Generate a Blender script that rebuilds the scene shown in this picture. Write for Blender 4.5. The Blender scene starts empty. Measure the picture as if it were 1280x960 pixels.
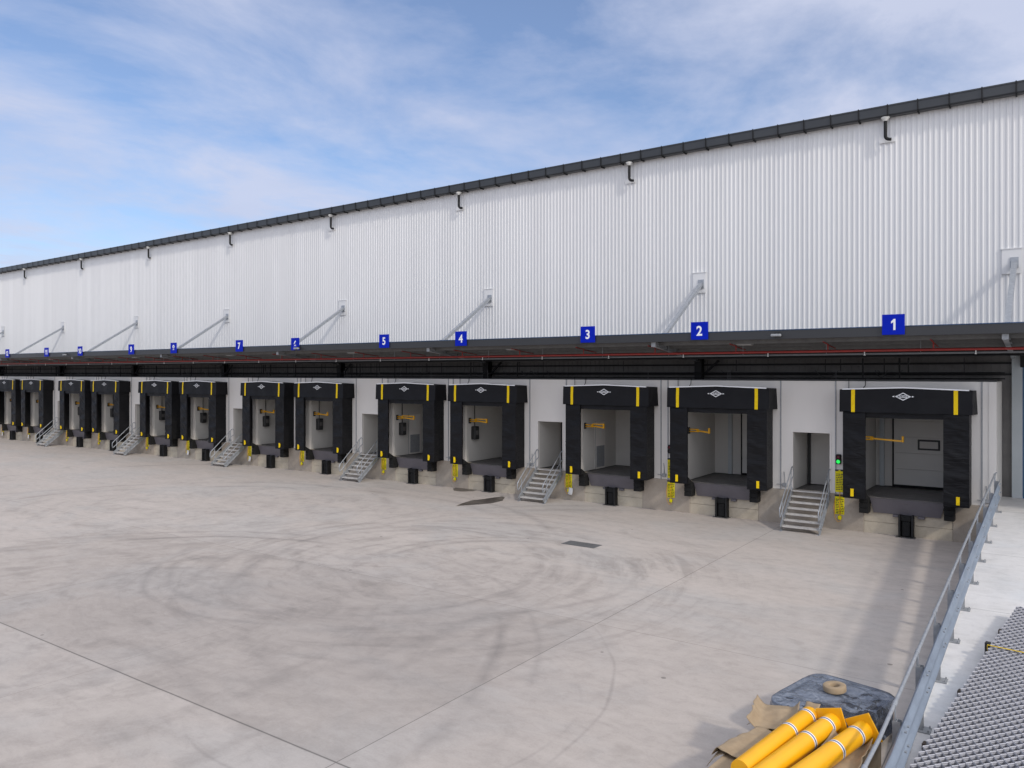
import bpy, math, random
from mathutils import Vector, Matrix, noise
random.seed(7)
R = math.radians
scene = bpy.context.scene
col = scene.collection

# ------------------------------------------------------------------ helpers
def tag(o, label=None, cat=None, group=None, kind=None):
    if label: o['label'] = label
    if cat: o['category'] = cat
    if group: o['group'] = group
    if kind: o['kind'] = kind
    return o

def empty(name, loc=(0, 0, 0), rz=0.0):
    o = bpy.data.objects.new(name, None)
    o.empty_display_size = 0.2
    o.location = loc
    o.rotation_euler = (0, 0, rz)
    col.objects.link(o)
    return o

class MB:
    """collects shapes, then links them as one mesh object"""
    def __init__(s):
        s.v = []; s.f = []; s.m = []; s.smooth = []
    def add(s, vs, fs, mi=0, sm=False):
        b = len(s.v)
        s.v += [tuple(p) for p in vs]
        for f in fs:
            s.f.append(tuple(i + b for i in f)); s.m.append(mi); s.smooth.append(sm)
    def box(s, x0, x1, y0, y1, z0, z1, mi=0, bev=0.0, M=None):
        if x0 > x1: x0, x1 = x1, x0
        if y0 > y1: y0, y1 = y1, y0
        if z0 > z1: z0, z1 = z1, z0
        if bev <= 0:
            vs = [(x, y, z) for x in (x0, x1) for y in (y0, y1) for z in (z0, z1)]
            fs = [(0, 1, 3, 2), (4, 6, 7, 5), (0, 4, 5, 1), (2, 3, 7, 6), (0, 2, 6, 4), (1, 5, 7, 3)]
        else:
            b = min(bev, (x1 - x0) * .45, (y1 - y0) * .45, (z1 - z0) * .45)
            vs = []; idx = {}
            for ix, x in enumerate((x0, x1)):
                for iy, y in enumerate((y0, y1)):
                    for iz, z in enumerate((z0, z1)):
                        sx = b if ix == 0 else -b; sy = b if iy == 0 else -b; sz = b if iz == 0 else -b
                        for a, p in enumerate(((x, y + sy, z + sz), (x + sx, y, z + sz), (x + sx, y + sy, z))):
                            idx[(ix, iy, iz, a)] = len(vs); vs.append(p)
            fs = []
            q = lambda *k: tuple(idx[t] for t in k)
            for i in (0, 1):
                fs.append(q((i,0,0,0),(i,1,0,0),(i,1,1,0),(i,0,1,0)))
                fs.append(q((0,i,0,1),(1,i,0,1),(1,i,1,1),(0,i,1,1)))
                fs.append(q((0,0,i,2),(1,0,i,2),(1,1,i,2),(0,1,i,2)))
                for j in (0, 1):
                    fs.append(q((i,j,0,0),(i,j,1,0),(i,j,1,1),(i,j,0,1)))
                    fs.append(q((i,0,j,0),(i,1,j,0),(i,1,j,2),(i,0,j,2)))
                    fs.append(q((0,i,j,1),(1,i,j,1),(1,i,j,2),(0,i,j,2)))
                    for k in (0, 1):
                        fs.append(q((i,j,k,0),(i,j,k,1),(i,j,k,2)))
        if M is not None: vs = [M @ Vector(p) for p in vs]
        s.add(vs, fs, mi)
    def quad(s, a, b, c, d, mi=0): s.add([a, b, c, d], [(0, 1, 2, 3)], mi)
    def prism(s, poly, axis, a0, a1, mi=0):
        """poly of 2-D points extruded along axis 'x','y','z'"""
        def P(p, a):
            if axis == 'x': return (a, p[0], p[1])
            if axis == 'y': return (p[0], a, p[1])
            return (p[0], p[1], a)
        n = len(poly)
        vs = [P(p, a0) for p in poly] + [P(p, a1) for p in poly]
        fs = [tuple(range(n - 1, -1, -1)), tuple(range(n, 2 * n))]
        fs += [(i, (i + 1) % n, n + (i + 1) % n, n + i) for i in range(n)]
        s.add(vs, fs, mi)
    def tube(s, pts, r, n=8, mi=0, caps=True, flat=None):
        pts = [Vector(p) for p in pts]
        rings = []; T0 = None; U = None
        for i, p in enumerate(pts):
            if i == 0: T = (pts[1] - p).normalized()
            elif i == len(pts) - 1: T = (p - pts[i - 1]).normalized()
            else: T = ((p - pts[i - 1]).normalized() + (pts[i + 1] - p).normalized()).normalized()
            if U is None:
                U = T.orthogonal().normalized()
                if abs(T.z) < .9: U = Vector((0, 0, 1)).cross(T).normalized()
            else:
                U = (U - T * U.dot(T)).normalized()
            V = T.cross(U)
            rr = r[i] if isinstance(r, (list, tuple)) else r
            rings.append([p + (U * math.cos(2 * math.pi * k / n) + V * math.sin(2 * math.pi * k / n)) * rr for k in range(n)])
        vs = [q for ring in rings for q in ring]
        fs = []
        for i in range(len(pts) - 1):
            for k in range(n):
                fs.append((i * n + k, i * n + (k + 1) % n, (i + 1) * n + (k + 1) % n, (i + 1) * n + k))
        s.add(vs, fs, mi, n > 5)
        if caps:
            s.add(rings[0], [tuple(range(n - 1, -1, -1))], mi)
            s.add(rings[-1], [tuple(range(n))], mi)
    def bar(s, a, b, w, h, mi=0):
        """rectangular bar between two points; w sideways, h 'up'"""
        a = Vector(a); b = Vector(b); T = (b - a).normalized()
        up = Vector((0, 0, 1)) if abs(T.z) < .95 else Vector((0, 1, 0))
        S = T.cross(up).normalized(); Uv = S.cross(T)
        vs = []
        for p in (a, b):
            for i, j in ((-1, -1), (1, -1), (1, 1), (-1, 1)):
                vs.append(p + S * (w / 2 * i) + Uv * (h / 2 * j))
        s.add(vs, [(3, 2, 1, 0), (4, 5, 6, 7), (0, 1, 5, 4), (1, 2, 6, 5), (2, 3, 7, 6), (3, 0, 4, 7)], mi)
    def grid(s, fn, nu, nv, mi=0, sm=True, closed=False):
        vs = [fn(i / nu, j / nv) for j in range(nv + 1) for i in range(nu + 1)]
        fs = [(j * (nu + 1) + i, j * (nu + 1) + i + 1, (j + 1) * (nu + 1) + i + 1, (j + 1) * (nu + 1) + i) for j in range(nv) for i in range(nu)]
        s.add(vs, fs, mi, sm)
    def build(s, name, mats, parent=None, loc=None):
        me = bpy.data.meshes.new(name)
        me.from_pydata(s.v, [], s.f)
        if not isinstance(mats, (list, tuple)): mats = [mats]
        for m in mats: me.materials.append(m)
        me.polygons.foreach_set('material_index', s.m)
        me.polygons.foreach_set('use_smooth', s.smooth)
        me.validate(); me.update()
        o = bpy.data.objects.new(name, me)
        col.objects.link(o)
        if parent is not None: o.parent = parent
        if loc is not None: o.location = loc
        return o

def kids(o):
    return [c for c in bpy.data.objects if c.parent == o]
def copy_tree(o, parent=None):
    c = o.copy(); col.objects.link(c)
    if parent is not None: c.parent = parent
    for ch in kids(o): copy_tree(ch, c)
    return c

# ------------------------------------------------------------------ materials
def new_mat(name):
    m = bpy.data.materials.new(name); m.use_nodes = True
    nt = m.node_tree
    for n in list(nt.nodes): nt.nodes.remove(n)
    out = nt.nodes.new('ShaderNodeOutputMaterial')
    b = nt.nodes.new('ShaderNodeBsdfPrincipled')
    nt.links.new(b.outputs[0], out.inputs[0])
    return m, nt, b
def N(nt, t, **k):
    n = nt.nodes.new(t)
    for a, v in k.items(): setattr(n, a, v)
    return n
def mathn(nt, op, a, b=None, c=None, clamp=False):
    n = nt.nodes.new('ShaderNodeMath'); n.operation = op; n.use_clamp = clamp
    for i, v in enumerate((a, b, c)):
        if v is None: continue
        if isinstance(v, (int, float)): n.inputs[i].default_value = v
        else: nt.links.new(v, n.inputs[i])
    return n.outputs[0]
def noise_n(nt, vec, scale, detail=4, rough=.55, dist=0):
    n = nt.nodes.new('ShaderNodeTexNoise')
    n.inputs['Scale'].default_value = scale; n.inputs['Detail'].default_value = detail
    n.inputs['Roughness'].default_value = rough; n.inputs['Distortion'].default_value = dist
    nt.links.new(vec, n.inputs['Vector'])
    return n.outputs[0]
def ramp(nt, fac, stops):
    n = nt.nodes.new('ShaderNodeValToRGB')
    el = n.color_ramp.elements
    while len(el) < len(stops): el.new(.5)
    for e, (p, c) in zip(el, stops):
        e.position = p; e.color = (*c, 1) if len(c) == 3 else c
    nt.links.new(fac, n.inputs[0])
    return n.outputs[0]
def mixc(nt, fac, a, b, mode='MIX'):
    n = nt.nodes.new('ShaderNodeMix'); n.data_type = 'RGBA'; n.blend_type = mode
    for sock, v in ((n.inputs[0], fac), (n.inputs[6], a), (n.inputs[7], b)):
        if isinstance(v, (int, float)): sock.default_value = v
        elif isinstance(v, tuple): sock.default_value = (*v, 1) if len(v) == 3 else v
        else: nt.links.new(v, sock)
    return n.outputs[2]
def mapping(nt, vec, scale=(1, 1, 1), rot=(0, 0, 0), loc=(0, 0, 0)):
    n = nt.nodes.new('ShaderNodeMapping')
    n.inputs['Scale'].default_value = scale; n.inputs['Rotation'].default_value = rot; n.inputs['Location'].default_value = loc
    nt.links.new(vec, n.inputs[0]); return n.outputs[0]
def coords(nt, world=True):
    if world:
        return nt.nodes.new('ShaderNodeNewGeometry').outputs['Position']
    return nt.nodes.new('ShaderNodeTexCoord').outputs['Object']

def surf(name, c1, c2=None, scale=3, rough=.5, metal=0, bump=0, bscale=30, stretch=(1, 1, 1), world=True, detail=5, rvar=.12, spec=.5):
    """two-tone mottled surface with grime noise and fine bump"""
    m, nt, b = new_mat(name)
    if c2 is None: c2 = tuple(x * .82 for x in c1)
    P = mapping(nt, coords(nt, world), stretch)
    f = noise_n(nt, P, scale, detail, .6)
    c = ramp(nt, f, [(.3, c1), (.72, c2)])
    nt.links.new(c, b.inputs['Base Color'])
    r = noise_n(nt, P, scale * 2.7, 3, .6)
    rr = mathn(nt, 'MULTIPLY_ADD', r, rvar * 2, rough - rvar)
    nt.links.new(rr, b.inputs['Roughness'])
    b.inputs['Metallic'].default_value = metal
    b.inputs['Specular IOR Level'].default_value = spec
    if bump:
        bn = nt.nodes.new('ShaderNodeBump'); bn.inputs['Strength'].default_value = bump; bn.inputs['Distance'].default_value = .02
        nt.links.new(noise_n(nt, P, bscale, 4, .6), bn.inputs['Height'])
        nt.links.new(bn.outputs[0], b.inputs['Normal'])
    return m

M = {}
M['white_clad'] = surf('white_painted_steel', (.73, .73, .725), (.69, .69, .69), scale=.35, rough=.42, stretch=(1.5, 1, .25), rvar=.08)
m = M['white_clad']; nt = m.node_tree; b = [n for n in nt.nodes if n.type == 'BSDF_PRINCIPLED'][0]
src = b.inputs['Base Color'].links[0].from_socket
sp_ = N(nt, 'ShaderNodeSeparateXYZ'); nt.links.new(coords(nt), sp_.inputs[0])
wn = nt.nodes.new('ShaderNodeTexWhiteNoise'); wn.noise_dimensions = '1D'; nt.links.new(mathn(nt, 'FLOOR', mathn(nt, 'DIVIDE', sp_.outputs[0], .76)), wn.inputs['W'])
tone = mathn(nt, 'MULTIPLY_ADD', wn.outputs['Value'], .05, .95)
strk = noise_n(nt, mapping(nt, coords(nt), (2.5, 1, .12)), 1.0, 6, .65)
tone = mathn(nt, 'MULTIPLY', tone, mathn(nt, 'MULTIPLY_ADD', strk, .10, .94))
cmb = nt.nodes.new('ShaderNodeCombineColor')
for k in range(3): nt.links.new(tone, cmb.inputs[k])
nt.links.new(mixc(nt, 1.0, src, cmb.outputs[0], 'MULTIPLY'), b.inputs['Base Color'])
M['white_panel'] = surf('white_insulated_panel', (.70, .665, .62), (.64, .605, .56), scale=.6, rough=.5, stretch=(1, 1, .4), bump=.03, bscale=8)
M['lining'] = surf('bay_lining_panel', (.56, .54, .50), (.51, .49, .455), scale=.8, rough=.5)
M['door_panel'] = surf('sectional_door_panel', (.60, .585, .55), (.55, .535, .50), scale=.8, rough=.45)
M['dark_clad'] = surf('dark_grey_cladding', (.15, .142, .135), (.10, .095, .09), scale=1.2, rough=.6)
M['gutter'] = surf('charcoal_painted_steel', (.045, .049, .053), (.036, .039, .043), scale=.8, rough=.35)
M['roof'] = surf('roof_sheet', (.30, .31, .32), (.25, .26, .27), scale=.5, rough=.4)
M['black_steel'] = surf('black_painted_steel', (.009, .009, .010), (.014, .014, .014), scale=3, rough=.6, spec=.3)
M['canopy_sheet'] = surf('canopy_sheet_grey', (.085, .082, .076), (.06, .058, .054), scale=1.3, rough=.45, stretch=(.4, 2, 1))
M['fascia'] = surf('canopy_fascia_charcoal', (.032, .033, .035), (.025, .026, .028), scale=.9, rough=.4, stretch=(.4, 1, 1))
M['fascia_trim'] = surf('blue_edge_trim', (.02, .07, .16), (.02, .05, .12), scale=2, rough=.4)
M['galv'] = surf('galvanised_steel', (.42, .44, .46), (.29, .31, .34), scale=9, rough=.42, metal=.55, rvar=.12, detail=6)
M['galv_rail'] = surf('galvanised_guardrail', (.25, .30, .37), (.18, .215, .27), scale=4, rough=.5, metal=.3, detail=7, stretch=(1, .35, 1))
M['galv_dull'] = surf('weathered_galvanised', (.34, .35, .36), (.26, .27, .28), scale=12, rough=.6, metal=.3)
M['tread'] = surf('dusty_tread_plate', (.52, .50, .465), (.43, .41, .385), scale=9, rough=.7, metal=.1)
M['purlin_steel'] = surf('dusty_purlin_steel', (.15, .148, .142), (.11, .108, .104), scale=4, rough=.6)
M['red_pipe'] = surf('red_sprinkler_paint', (.30, .022, .015), (.20, .018, .013), scale=6, rough=.4)
M['blue_sign'] = surf('blue_sign_face', (.0, .014, .40), (.0, .012, .34), scale=3, rough=.5, spec=.12)
M['white_paint'] = surf('white_vinyl', (.82, .82, .82), (.78, .78, .78), scale=6, rough=.4)
M['yellow_mark'] = surf('yellow_vinyl', (.86, .60, .004), (.78, .52, .004), scale=8, rough=.5, spec=.2)
M['yellow_board'] = surf('yellow_warning_board', (.80, .70, .008), (.70, .60, .008), scale=9, rough=.5, spec=.2)
M['yellow_arm'] = surf('yellow_arm_paint', (.78, .40, .01), (.65, .32, .01), scale=8, rough=.4)
M['bollard'] = surf('bollard_yellow_paint', (.84, .42, .006), (.80, .38, .006), scale=2.5, rough=.34, rvar=.1, bump=.02, bscale=60)
M['rubber'] = surf('black_rubber', (.008, .008, .008), (.014, .0135, .013), scale=9, rough=.8, spec=.25, bump=.2, bscale=50)
M['lip'] = surf('leveler_lip_grey_paint', (.115, .106, .118), (.095, .087, .096), scale=3, rough=.4)
M['deck'] = surf('leveler_checker_deck', (.11, .102, .097), (.075, .07, .067), scale=2, rough=.5, bump=.15, bscale=60)
M['ink'] = surf('black_print', (.015, .015, .015), (.02, .02, .02), scale=20, rough=.5)
M['blue_paint'] = surf('blue_door_frame', (.01, .10, .25), (.012, .08, .2), scale=5, rough=.4)
M['pier'] = surf('pale_blue_grey_pier', (.44, .47, .48), (.39, .42, .43), scale=1.5, rough=.5)
M['red_dark'] = surf('unlit_red_lens', (.12, .01, .02), (.1, .008, .02), scale=9, rough=.2)
M['card'] = surf('brown_cardboard', (.36, .27, .17), (.28, .205, .125), scale=6, rough=.85, bump=.12, bscale=25)
M['wood'] = surf('pallet_timber', (.10, .075, .055), (.05, .04, .03), scale=6, rough=.85, stretch=(1, 6, 1), bump=.2)
M['navy'] = surf('dark_navy_goods', (.02, .028, .045), (.035, .045, .065), scale=5, rough=.5)
M['band_blue'] = surf('blue_reflective_band', (.07, .09, .2), (.06, .08, .17), scale=5, rough=.35)
M['strap'] = surf('yellow_strap', (.70, .48, .02), (.6, .4, .02), scale=9, rough=.4)
M['paper'] = surf('white_paper', (.75, .74, .72), (.7, .69, .66), scale=9, rough=.8)
M['mesh'] = surf('galvanised_mesh', (.40, .40, .43), (.31, .31, .33), scale=7, rough=.5, metal=.3)
M['shelf'] = surf('light_diffuser', (.7, .69, .66), (.66, .65, .6), scale=9, rough=.4)
M['earth'] = M['ink']

# black PVC curtain fabric with soft wrinkles
def fabric(name, c1, c2, sag=True):
    m, nt, b = new_mat(name)
    P = coords(nt, True)
    f = noise_n(nt, mapping(nt, P, (1, 1, 1)), 2.2, 5, .6)
    nt.links.new(ramp(nt, f, [(.3, c1), (.75, c2)]), b.inputs['Base Color'])
    b.inputs['Roughness'].default_value = .5; b.inputs['Specular IOR Level'].default_value = .22
    w = noise_n(nt, mapping(nt, P, (1.1, 1.1, 5.5)), 1.6, 4, .5, 1.2)
    bn = nt.nodes.new('ShaderNodeBump'); bn.inputs['Strength'].default_value = .55; bn.inputs['Distance'].default_value = .06
    nt.links.new(w, bn.inputs['Height']); nt.links.new(bn.outputs[0], b.inputs['Normal'])
    return m
M['fabric'] = fabric('black_pvc_curtain', (.0035, .0035, .0045), (.008, .008, .0095))
M['fabric_head'] = surf('black_pvc_header', (.0045, .0045, .006), (.008, .008, .0095), scale=1.5, rough=.55, spec=.22, bump=.06, bscale=4)

# lit green lens
m, nt, b = new_mat('lit_green_lens')
b.inputs['Base Color'].default_value = (.01, .35, .05, 1)
b.inputs['Emission Color'].default_value = (.02, .9, .12, 1); b.inputs['Emission Strength'].default_value = .9
M['green'] = m

# clear stretch wrap
m, nt, b = new_mat('stretch_wrap_film')
P = coords(nt)
f = noise_n(nt, mapping(nt, P, (1, 1, 3), (0, 0, .7)), 3.5, 6, .65, 1.5)
so_ = N(nt, 'ShaderNodeSeparateXYZ'); nt.links.new(coords(nt, False), so_.inputs[0])
film_c = ramp(nt, f, [(.34, (.10, .12, .16)), (.58, (.16, .185, .23)), (.76, (.32, .345, .39))])
dk_ = noise_n(nt, mapping(nt, coords(nt, False), (1, 1, 1)), 3.2, 5, .6, .8)
dk_ = mathn(nt, 'ADD', dk_, mathn(nt, 'MULTIPLY', so_.outputs[0], .28))
dk_ = mathn(nt, 'SUBTRACT', dk_, mathn(nt, 'MULTIPLY', so_.outputs[1], .16))
nt.links.new(mixc(nt, ramp(nt, dk_, [(.58, (0, 0, 0)), (.62, (1, 1, 1))]), film_c, (.012, .018, .032)), b.inputs['Base Color'])
b.inputs['Roughness'].default_value = .16
b.inputs['Coat Weight'].default_value = .5; b.inputs['Coat Roughness'].default_value = .12
bn = nt.nodes.new('ShaderNodeBump'); bn.inputs['Strength'].default_value = .8; bn.inputs['Distance'].default_value = .04
nt.links.new(noise_n(nt, mapping(nt, P, (1, 2.4, 2), (0, 0, .6)), 5, 5, .6, 2), bn.inputs['Height']); nt.links.new(bn.outputs[0], b.inputs['Normal'])
M['wrap'] = m
M['film_white'] = surf('bunched_film', (.45, .47, .5), (.3, .32, .35), scale=8, rough=.3)

# ------------------------------------------------------------------ concrete yard
def line_mask(nt, coordv, pos, half, soft=.004):
    d = mathn(nt, 'ABSOLUTE', mathn(nt, 'SUBTRACT', coordv, pos))
    return mathn(nt, 'SUBTRACT', 1.0, mathn(nt, 'SMOOTH_MIN', mathn(nt, 'DIVIDE', d, half), 1.0, .2), clamp=True)

def concrete(name, base, dark, light, joints_x=None, joints_y=None, tyres=False, streak=(.28, 1.0, 1)):
    m, nt, b = new_mat(name)
    P = coords(nt)
    sep = N(nt, 'ShaderNodeSeparateXYZ'); nt.links.new(P, sep.inputs[0])
    X, Y = sep.outputs[0], sep.outputs[1]
    big = noise_n(nt, P, .13, 5, .55, .6)
    c = ramp(nt, big, [(.30, dark), (.50, base), (.72, light)])
    st = noise_n(nt, mapping(nt, P, streak, (0, 0, .12)), .9, 7, .62, .4)
    c = mixc(nt, .6, c, ramp(nt, st, [(.30, tuple(x * .74 for x in base)), (.5, base), (.70, tuple(min(1, x * 1.16) for x in base))]))
    st2 = noise_n(nt, mapping(nt, P, (.5, 2.2, 1), (0, 0, -.25)), 1.3, 6, .7, .2)
    c = mixc(nt, mathn(nt, 'MULTIPLY', ramp(nt, st2, [(.50, (0, 0, 0)), (.68, (1, 1, 1))]), .26), c, tuple(x * .55 for x in base))
    fine = noise_n(nt, P, 26, 5, .7)
    c = mixc(nt, .13, c, ramp(nt, fine, [(.3, (.15, .14, .13)), (.7, (.75, .72, .69))]))
    mid_ = noise_n(nt, mapping(nt, P, (1, 1.5, 1), (0, 0, .3)), 2.6, 9, .72, .5)
    c = mixc(nt, .42, c, ramp(nt, mid_, [(.30, tuple(x * .70 for x in base)), (.5, base), (.70, light)]))
    # cool cement bloom against the warmer surface
    hue = noise_n(nt, mapping(nt, P, (.8, 1, 1), (0, 0, .5), (4, 9, 0)), .28, 5, .6, .5)
    c = mixc(nt, mathn(nt, 'MULTIPLY', ramp(nt, hue, [(.46, (0, 0, 0)), (.62, (1, 1, 1))]), .5), c, mixc(nt, 1.0, c, (.90, .965, 1.02), 'MULTIPLY'))
    vo = nt.nodes.new('ShaderNodeTexVoronoi'); vo.inputs['Scale'].default_value = .55; nt.links.new(P, vo.inputs['Vector'])
    c = mixc(nt, mathn(nt, 'MULTIPLY', mathn(nt, 'LESS_THAN', vo.outputs['Distance'], .028), .55), c, (.05, .045, .04))
    # small dark blotches
    sp = noise_n(nt, P, .8, 3, .5, .3)
    c = mixc(nt, mathn(nt, 'MULTIPLY', ramp(nt, sp, [(.63, (0, 0, 0)), (.72, (1, 1, 1))]), .22), c, tuple(x * .5 for x in base))
    wob = mathn(nt, 'MULTIPLY', mathn(nt, 'SUBTRACT', noise_n(nt, P, .6, 3, .6), .5), .02)
    if tyres:
        # scrub marks left by turning wheels: streaks that run round a centre
        for (ax, ay, sr, sa, st_) in ((-15.5, 17.5, 1.1, 1.6, .34), (-19, 9, .8, 2.2, .30), (-31, 20, .7, 2.0, .25)):
            dx = mathn(nt, 'SUBTRACT', X, ax); dy = mathn(nt, 'SUBTRACT', Y, ay)
            rr = mathn(nt, 'SQRT', mathn(nt, 'ADD', mathn(nt, 'MULTIPLY', dx, dx), mathn(nt, 'MULTIPLY', dy, dy)))
            an = mathn(nt, 'ARCTAN2', dy, dx)
            cc_ = N(nt, 'ShaderNodeCombineXYZ'); nt.links.new(mathn(nt, 'MULTIPLY', rr, sr), cc_.inputs[0]); nt.links.new(mathn(nt, 'MULTIPLY', an, sa), cc_.inputs[1])
            q = noise_n(nt, cc_.outputs[0], 1.5, 9, .66, .35)
            fall = mathn(nt, 'MULTIPLY', mathn(nt, 'SUBTRACT', 11.5, rr), .22, clamp=True)
            fall = mathn(nt, 'MULTIPLY', fall, mathn(nt, 'MULTIPLY_ADD', rr, .7, -.4, clamp=True))
            k = mathn(nt, 'MULTIPLY', ramp(nt, q, [(.50, (0, 0, 0)), (.66, (1, 1, 1))]), mathn(nt, 'MULTIPLY', fall, st_))
            c = mixc(nt, k, c, (.15, .132, .118))
            k = mathn(nt, 'MULTIPLY', ramp(nt, q, [(.34, (1, 1, 1)), (.45, (0, 0, 0))]), mathn(nt, 'MULTIPLY', fall, st_ * .7))
            c = mixc(nt, k, c, light)
        tot = None
        wobT = mathn(nt, 'MULTIPLY', mathn(nt, 'SUBTRACT', noise_n(nt, P, .16, 2, .5), .5), 1.1)
        for cx, cy, r, w, a in tyres:
            dx = mathn(nt, 'SUBTRACT', X, cx); dy = mathn(nt, 'SUBTRACT', Y, cy)
            rr = mathn(nt, 'SQRT', mathn(nt, 'ADD', mathn(nt, 'MULTIPLY', dx, dx), mathn(nt, 'MULTIPLY', dy, dy)))
            d = mathn(nt, 'ABSOLUTE', mathn(nt, 'SUBTRACT', mathn(nt, 'ADD', rr, wobT), r))
            k = mathn(nt, 'SUBTRACT', 1, mathn(nt, 'DIVIDE', d, w), clamp=True)
            br = ramp(nt, noise_n(nt, mapping(nt, P, (1, 1, 1), (0, 0, 0), (cx * 3.1, cy * 1.7, r)), .22, 4, .6), [(.46, (0, 0, 0)), (.62, (1, 1, 1))])
            k = mathn(nt, 'MULTIPLY', mathn(nt, 'MULTIPLY', k, br), a)
            tot = k if tot is None else mathn(nt, 'MAXIMUM', tot, k)
        fr = noise_n(nt, P, 5, 4, .7)
        tot = mathn(nt, 'MULTIPLY', tot, mathn(nt, 'MULTIPLY_ADD', fr, .9, .45), clamp=True)
        c = mixc(nt, tot, c, (.12, .11, .105))
        # broad dusty patch where trucks turn
        dx = mathn(nt, 'DIVIDE', mathn(nt, 'SUBTRACT', X, -14.5), 11); dy = mathn(nt, 'DIVIDE', mathn(nt, 'SUBTRACT', Y, 12), 7.5)
        rr = mathn(nt, 'SQRT', mathn(nt, 'ADD', mathn(nt, 'MULTIPLY', dx, dx), mathn(nt, 'MULTIPLY', dy, dy)))
        rr = mathn(nt, 'ADD', rr, mathn(nt, 'MULTIPLY', mathn(nt, 'SUBTRACT', noise_n(nt, P, .3, 4, .6), .5), 1.2))
        k = mathn(nt, 'SMOOTH_MAX', mathn(nt, 'SUBTRACT', 1.1, rr), 0, .3)
        c = mixc(nt, mathn(nt, 'MULTIPLY', k, .32, clamp=True), c, (.235, .215, .205))
    jm = None
    if tyres:      # one pour is darker than its neighbours
        kx = mathn(nt, 'MULTIPLY', mathn(nt, 'GREATER_THAN', X, -28.4), mathn(nt, 'LESS_THAN', X, -8.75))
        ky = mathn(nt, 'MULTIPLY', mathn(nt, 'GREATER_THAN', Y, 7.9), mathn(nt, 'LESS_THAN', Y, 15.7))
        c = mixc(nt, mathn(nt, 'MULTIPLY', mathn(nt, 'MULTIPLY', kx, ky), .36), c, mixc(nt, 1.0, c, (.80, .79, .78), 'MULTIPLY'))
    for lst, A in ((joints_x, X), (joints_y, Y)):
        if not lst: continue
        for pos, half in lst:
            k = line_mask(nt, mathn(nt, 'ADD', A, wob), pos, half)
            jm = k if jm is None else mathn(nt, 'MAXIMUM', jm, k)
    if jm is not None:
        c = mixc(nt, mathn(nt, 'MULTIPLY', jm, .85), c, (.07, .065, .06))
    nt.links.new(c, b.inputs['Base Color'])
    b.inputs['Roughness'].default_value = .8
    b.inputs['Specular IOR Level'].default_value = .3
    bn = nt.nodes.new('ShaderNodeBump'); bn.inputs['Strength'].default_value = .15; bn.inputs['Distance'].default_value = .01
    nt.links.new(noise_n(nt, P, 18, 6, .7), bn.inputs['Height']); nt.links.new(bn.outputs[0], b.inputs['Normal'])
    return m

jx = [(-8.75, .013), (-15.3, .005), (-21.85, .011), (-28.4, .008), (-2.2, .016)]
jy = [(7.9, .026), (15.7, .009), (23.5, .005)]
ty = [(-17.4, 16.8, 5.4, .20, .42), (-17.2, 16.6, 5.95, .16, .34), (-13.8, 18.5, 3.6, .24, .40), (-13.7, 18.4, 4.25, .18, .30), (-18.5, 7.6, 10.4, .20, .46), (-18.6, 7.2, 11.6, .14, .28),
      (-13.4, 10.3, 7.1, .05, .34), (-10.1, 10.4, 3.5, .05, .26), (-17.6, 19.4, 3.8, .22, .30), (-16.4, 17.5, 4.7, .30, .34), (-16.4, 17.3, 5.5, .25, .28), (-10.8, 19.8, 10.3, .35, .32), (-10.6, 19.6, 11.6, .3, .24),
      (-25.9, 12.9, 15.4, .3, .30), (-25.5, 12.9, 14.2, .35, .26), (-30, 18, 9, .3, .3), (-36, 20, 12, .35, .3)]
M['yard'] = concrete('yard_concrete', (.435, .383, .338), (.335, .292, .258), (.510, .456, .407), jx, jy, ty)
M['ramp'] = concrete('ramp_concrete', (.60, .585, .565), (.52, .505, .49), (.67, .66, .645), None, [(24.2, .012), (19.6, .012), (29.45, .02)], None, (1, .5, 1))
M['plinth'] = concrete('plinth_concrete', (.35, .295, .235), (.235, .20, .165), (.46, .40, .325), streak=(.6, 1, 1.4))
M['block'] = concrete('pit_front_concrete', (.47, .405, .305), (.35, .30, .225), (.55, .485, .375), streak=(.8, 1, 1.6))
# wet concrete
m, nt, b = new_mat('wet_concrete')
P = coords(nt)
nt.links.new(ramp(nt, noise_n(nt, P, 1.7, 5, .6), [(.35, (.06, .05, .042)), (.7, (.115, .098, .082))]), b.inputs['Base Color'])
b.inputs['Roughness'].default_value = .35
M['wet'] = m

# ------------------------------------------------------------------ camera geometry
F = 981.98; TH = .6159; Y0 = 466.4
CT, ST = math.cos(TH), math.sin(TH)
def xw(px, Y):
    """world X of photo column px on the plane at distance Y"""
    t = (px - 640) / F
    return (t * CT - ST) * Y / (t * ST + CT)

cam = bpy.data.cameras.new('camera'); co = bpy.data.objects.new('camera', cam); col.objects.link(co)
cam.sensor_width = 36; cam.lens = 36 * F / 1280
cam.shift_y = -(480 - Y0) / 1280
co.location = (0, 0, 5.7); co.rotation_euler = (R(90), 0, TH)
cam.clip_start = .1; cam.clip_end = 3000
scene.camera = co

DW = 30.32      # dock wall face
DU = 33.0       # upper wall face
DF = 27.95      # canopy edge
BAY = 11.51
XL, XR = -118.0, 22.0
docks = [-4.58 - (i // 2) * BAY - (i % 2) * 6.59 for i in range(13)]
doors = [-7.81 - j * BAY for j in range(7)]
FL = 1.3        # dock floor

# ------------------------------------------------------------------ ground
g = MB(); g.quad((-900, -500, 0), (700, -500, 0), (700, 900, 0), (-900, 900, 0))
tag(g.build('yard', M['yard']), kind='structure')

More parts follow.
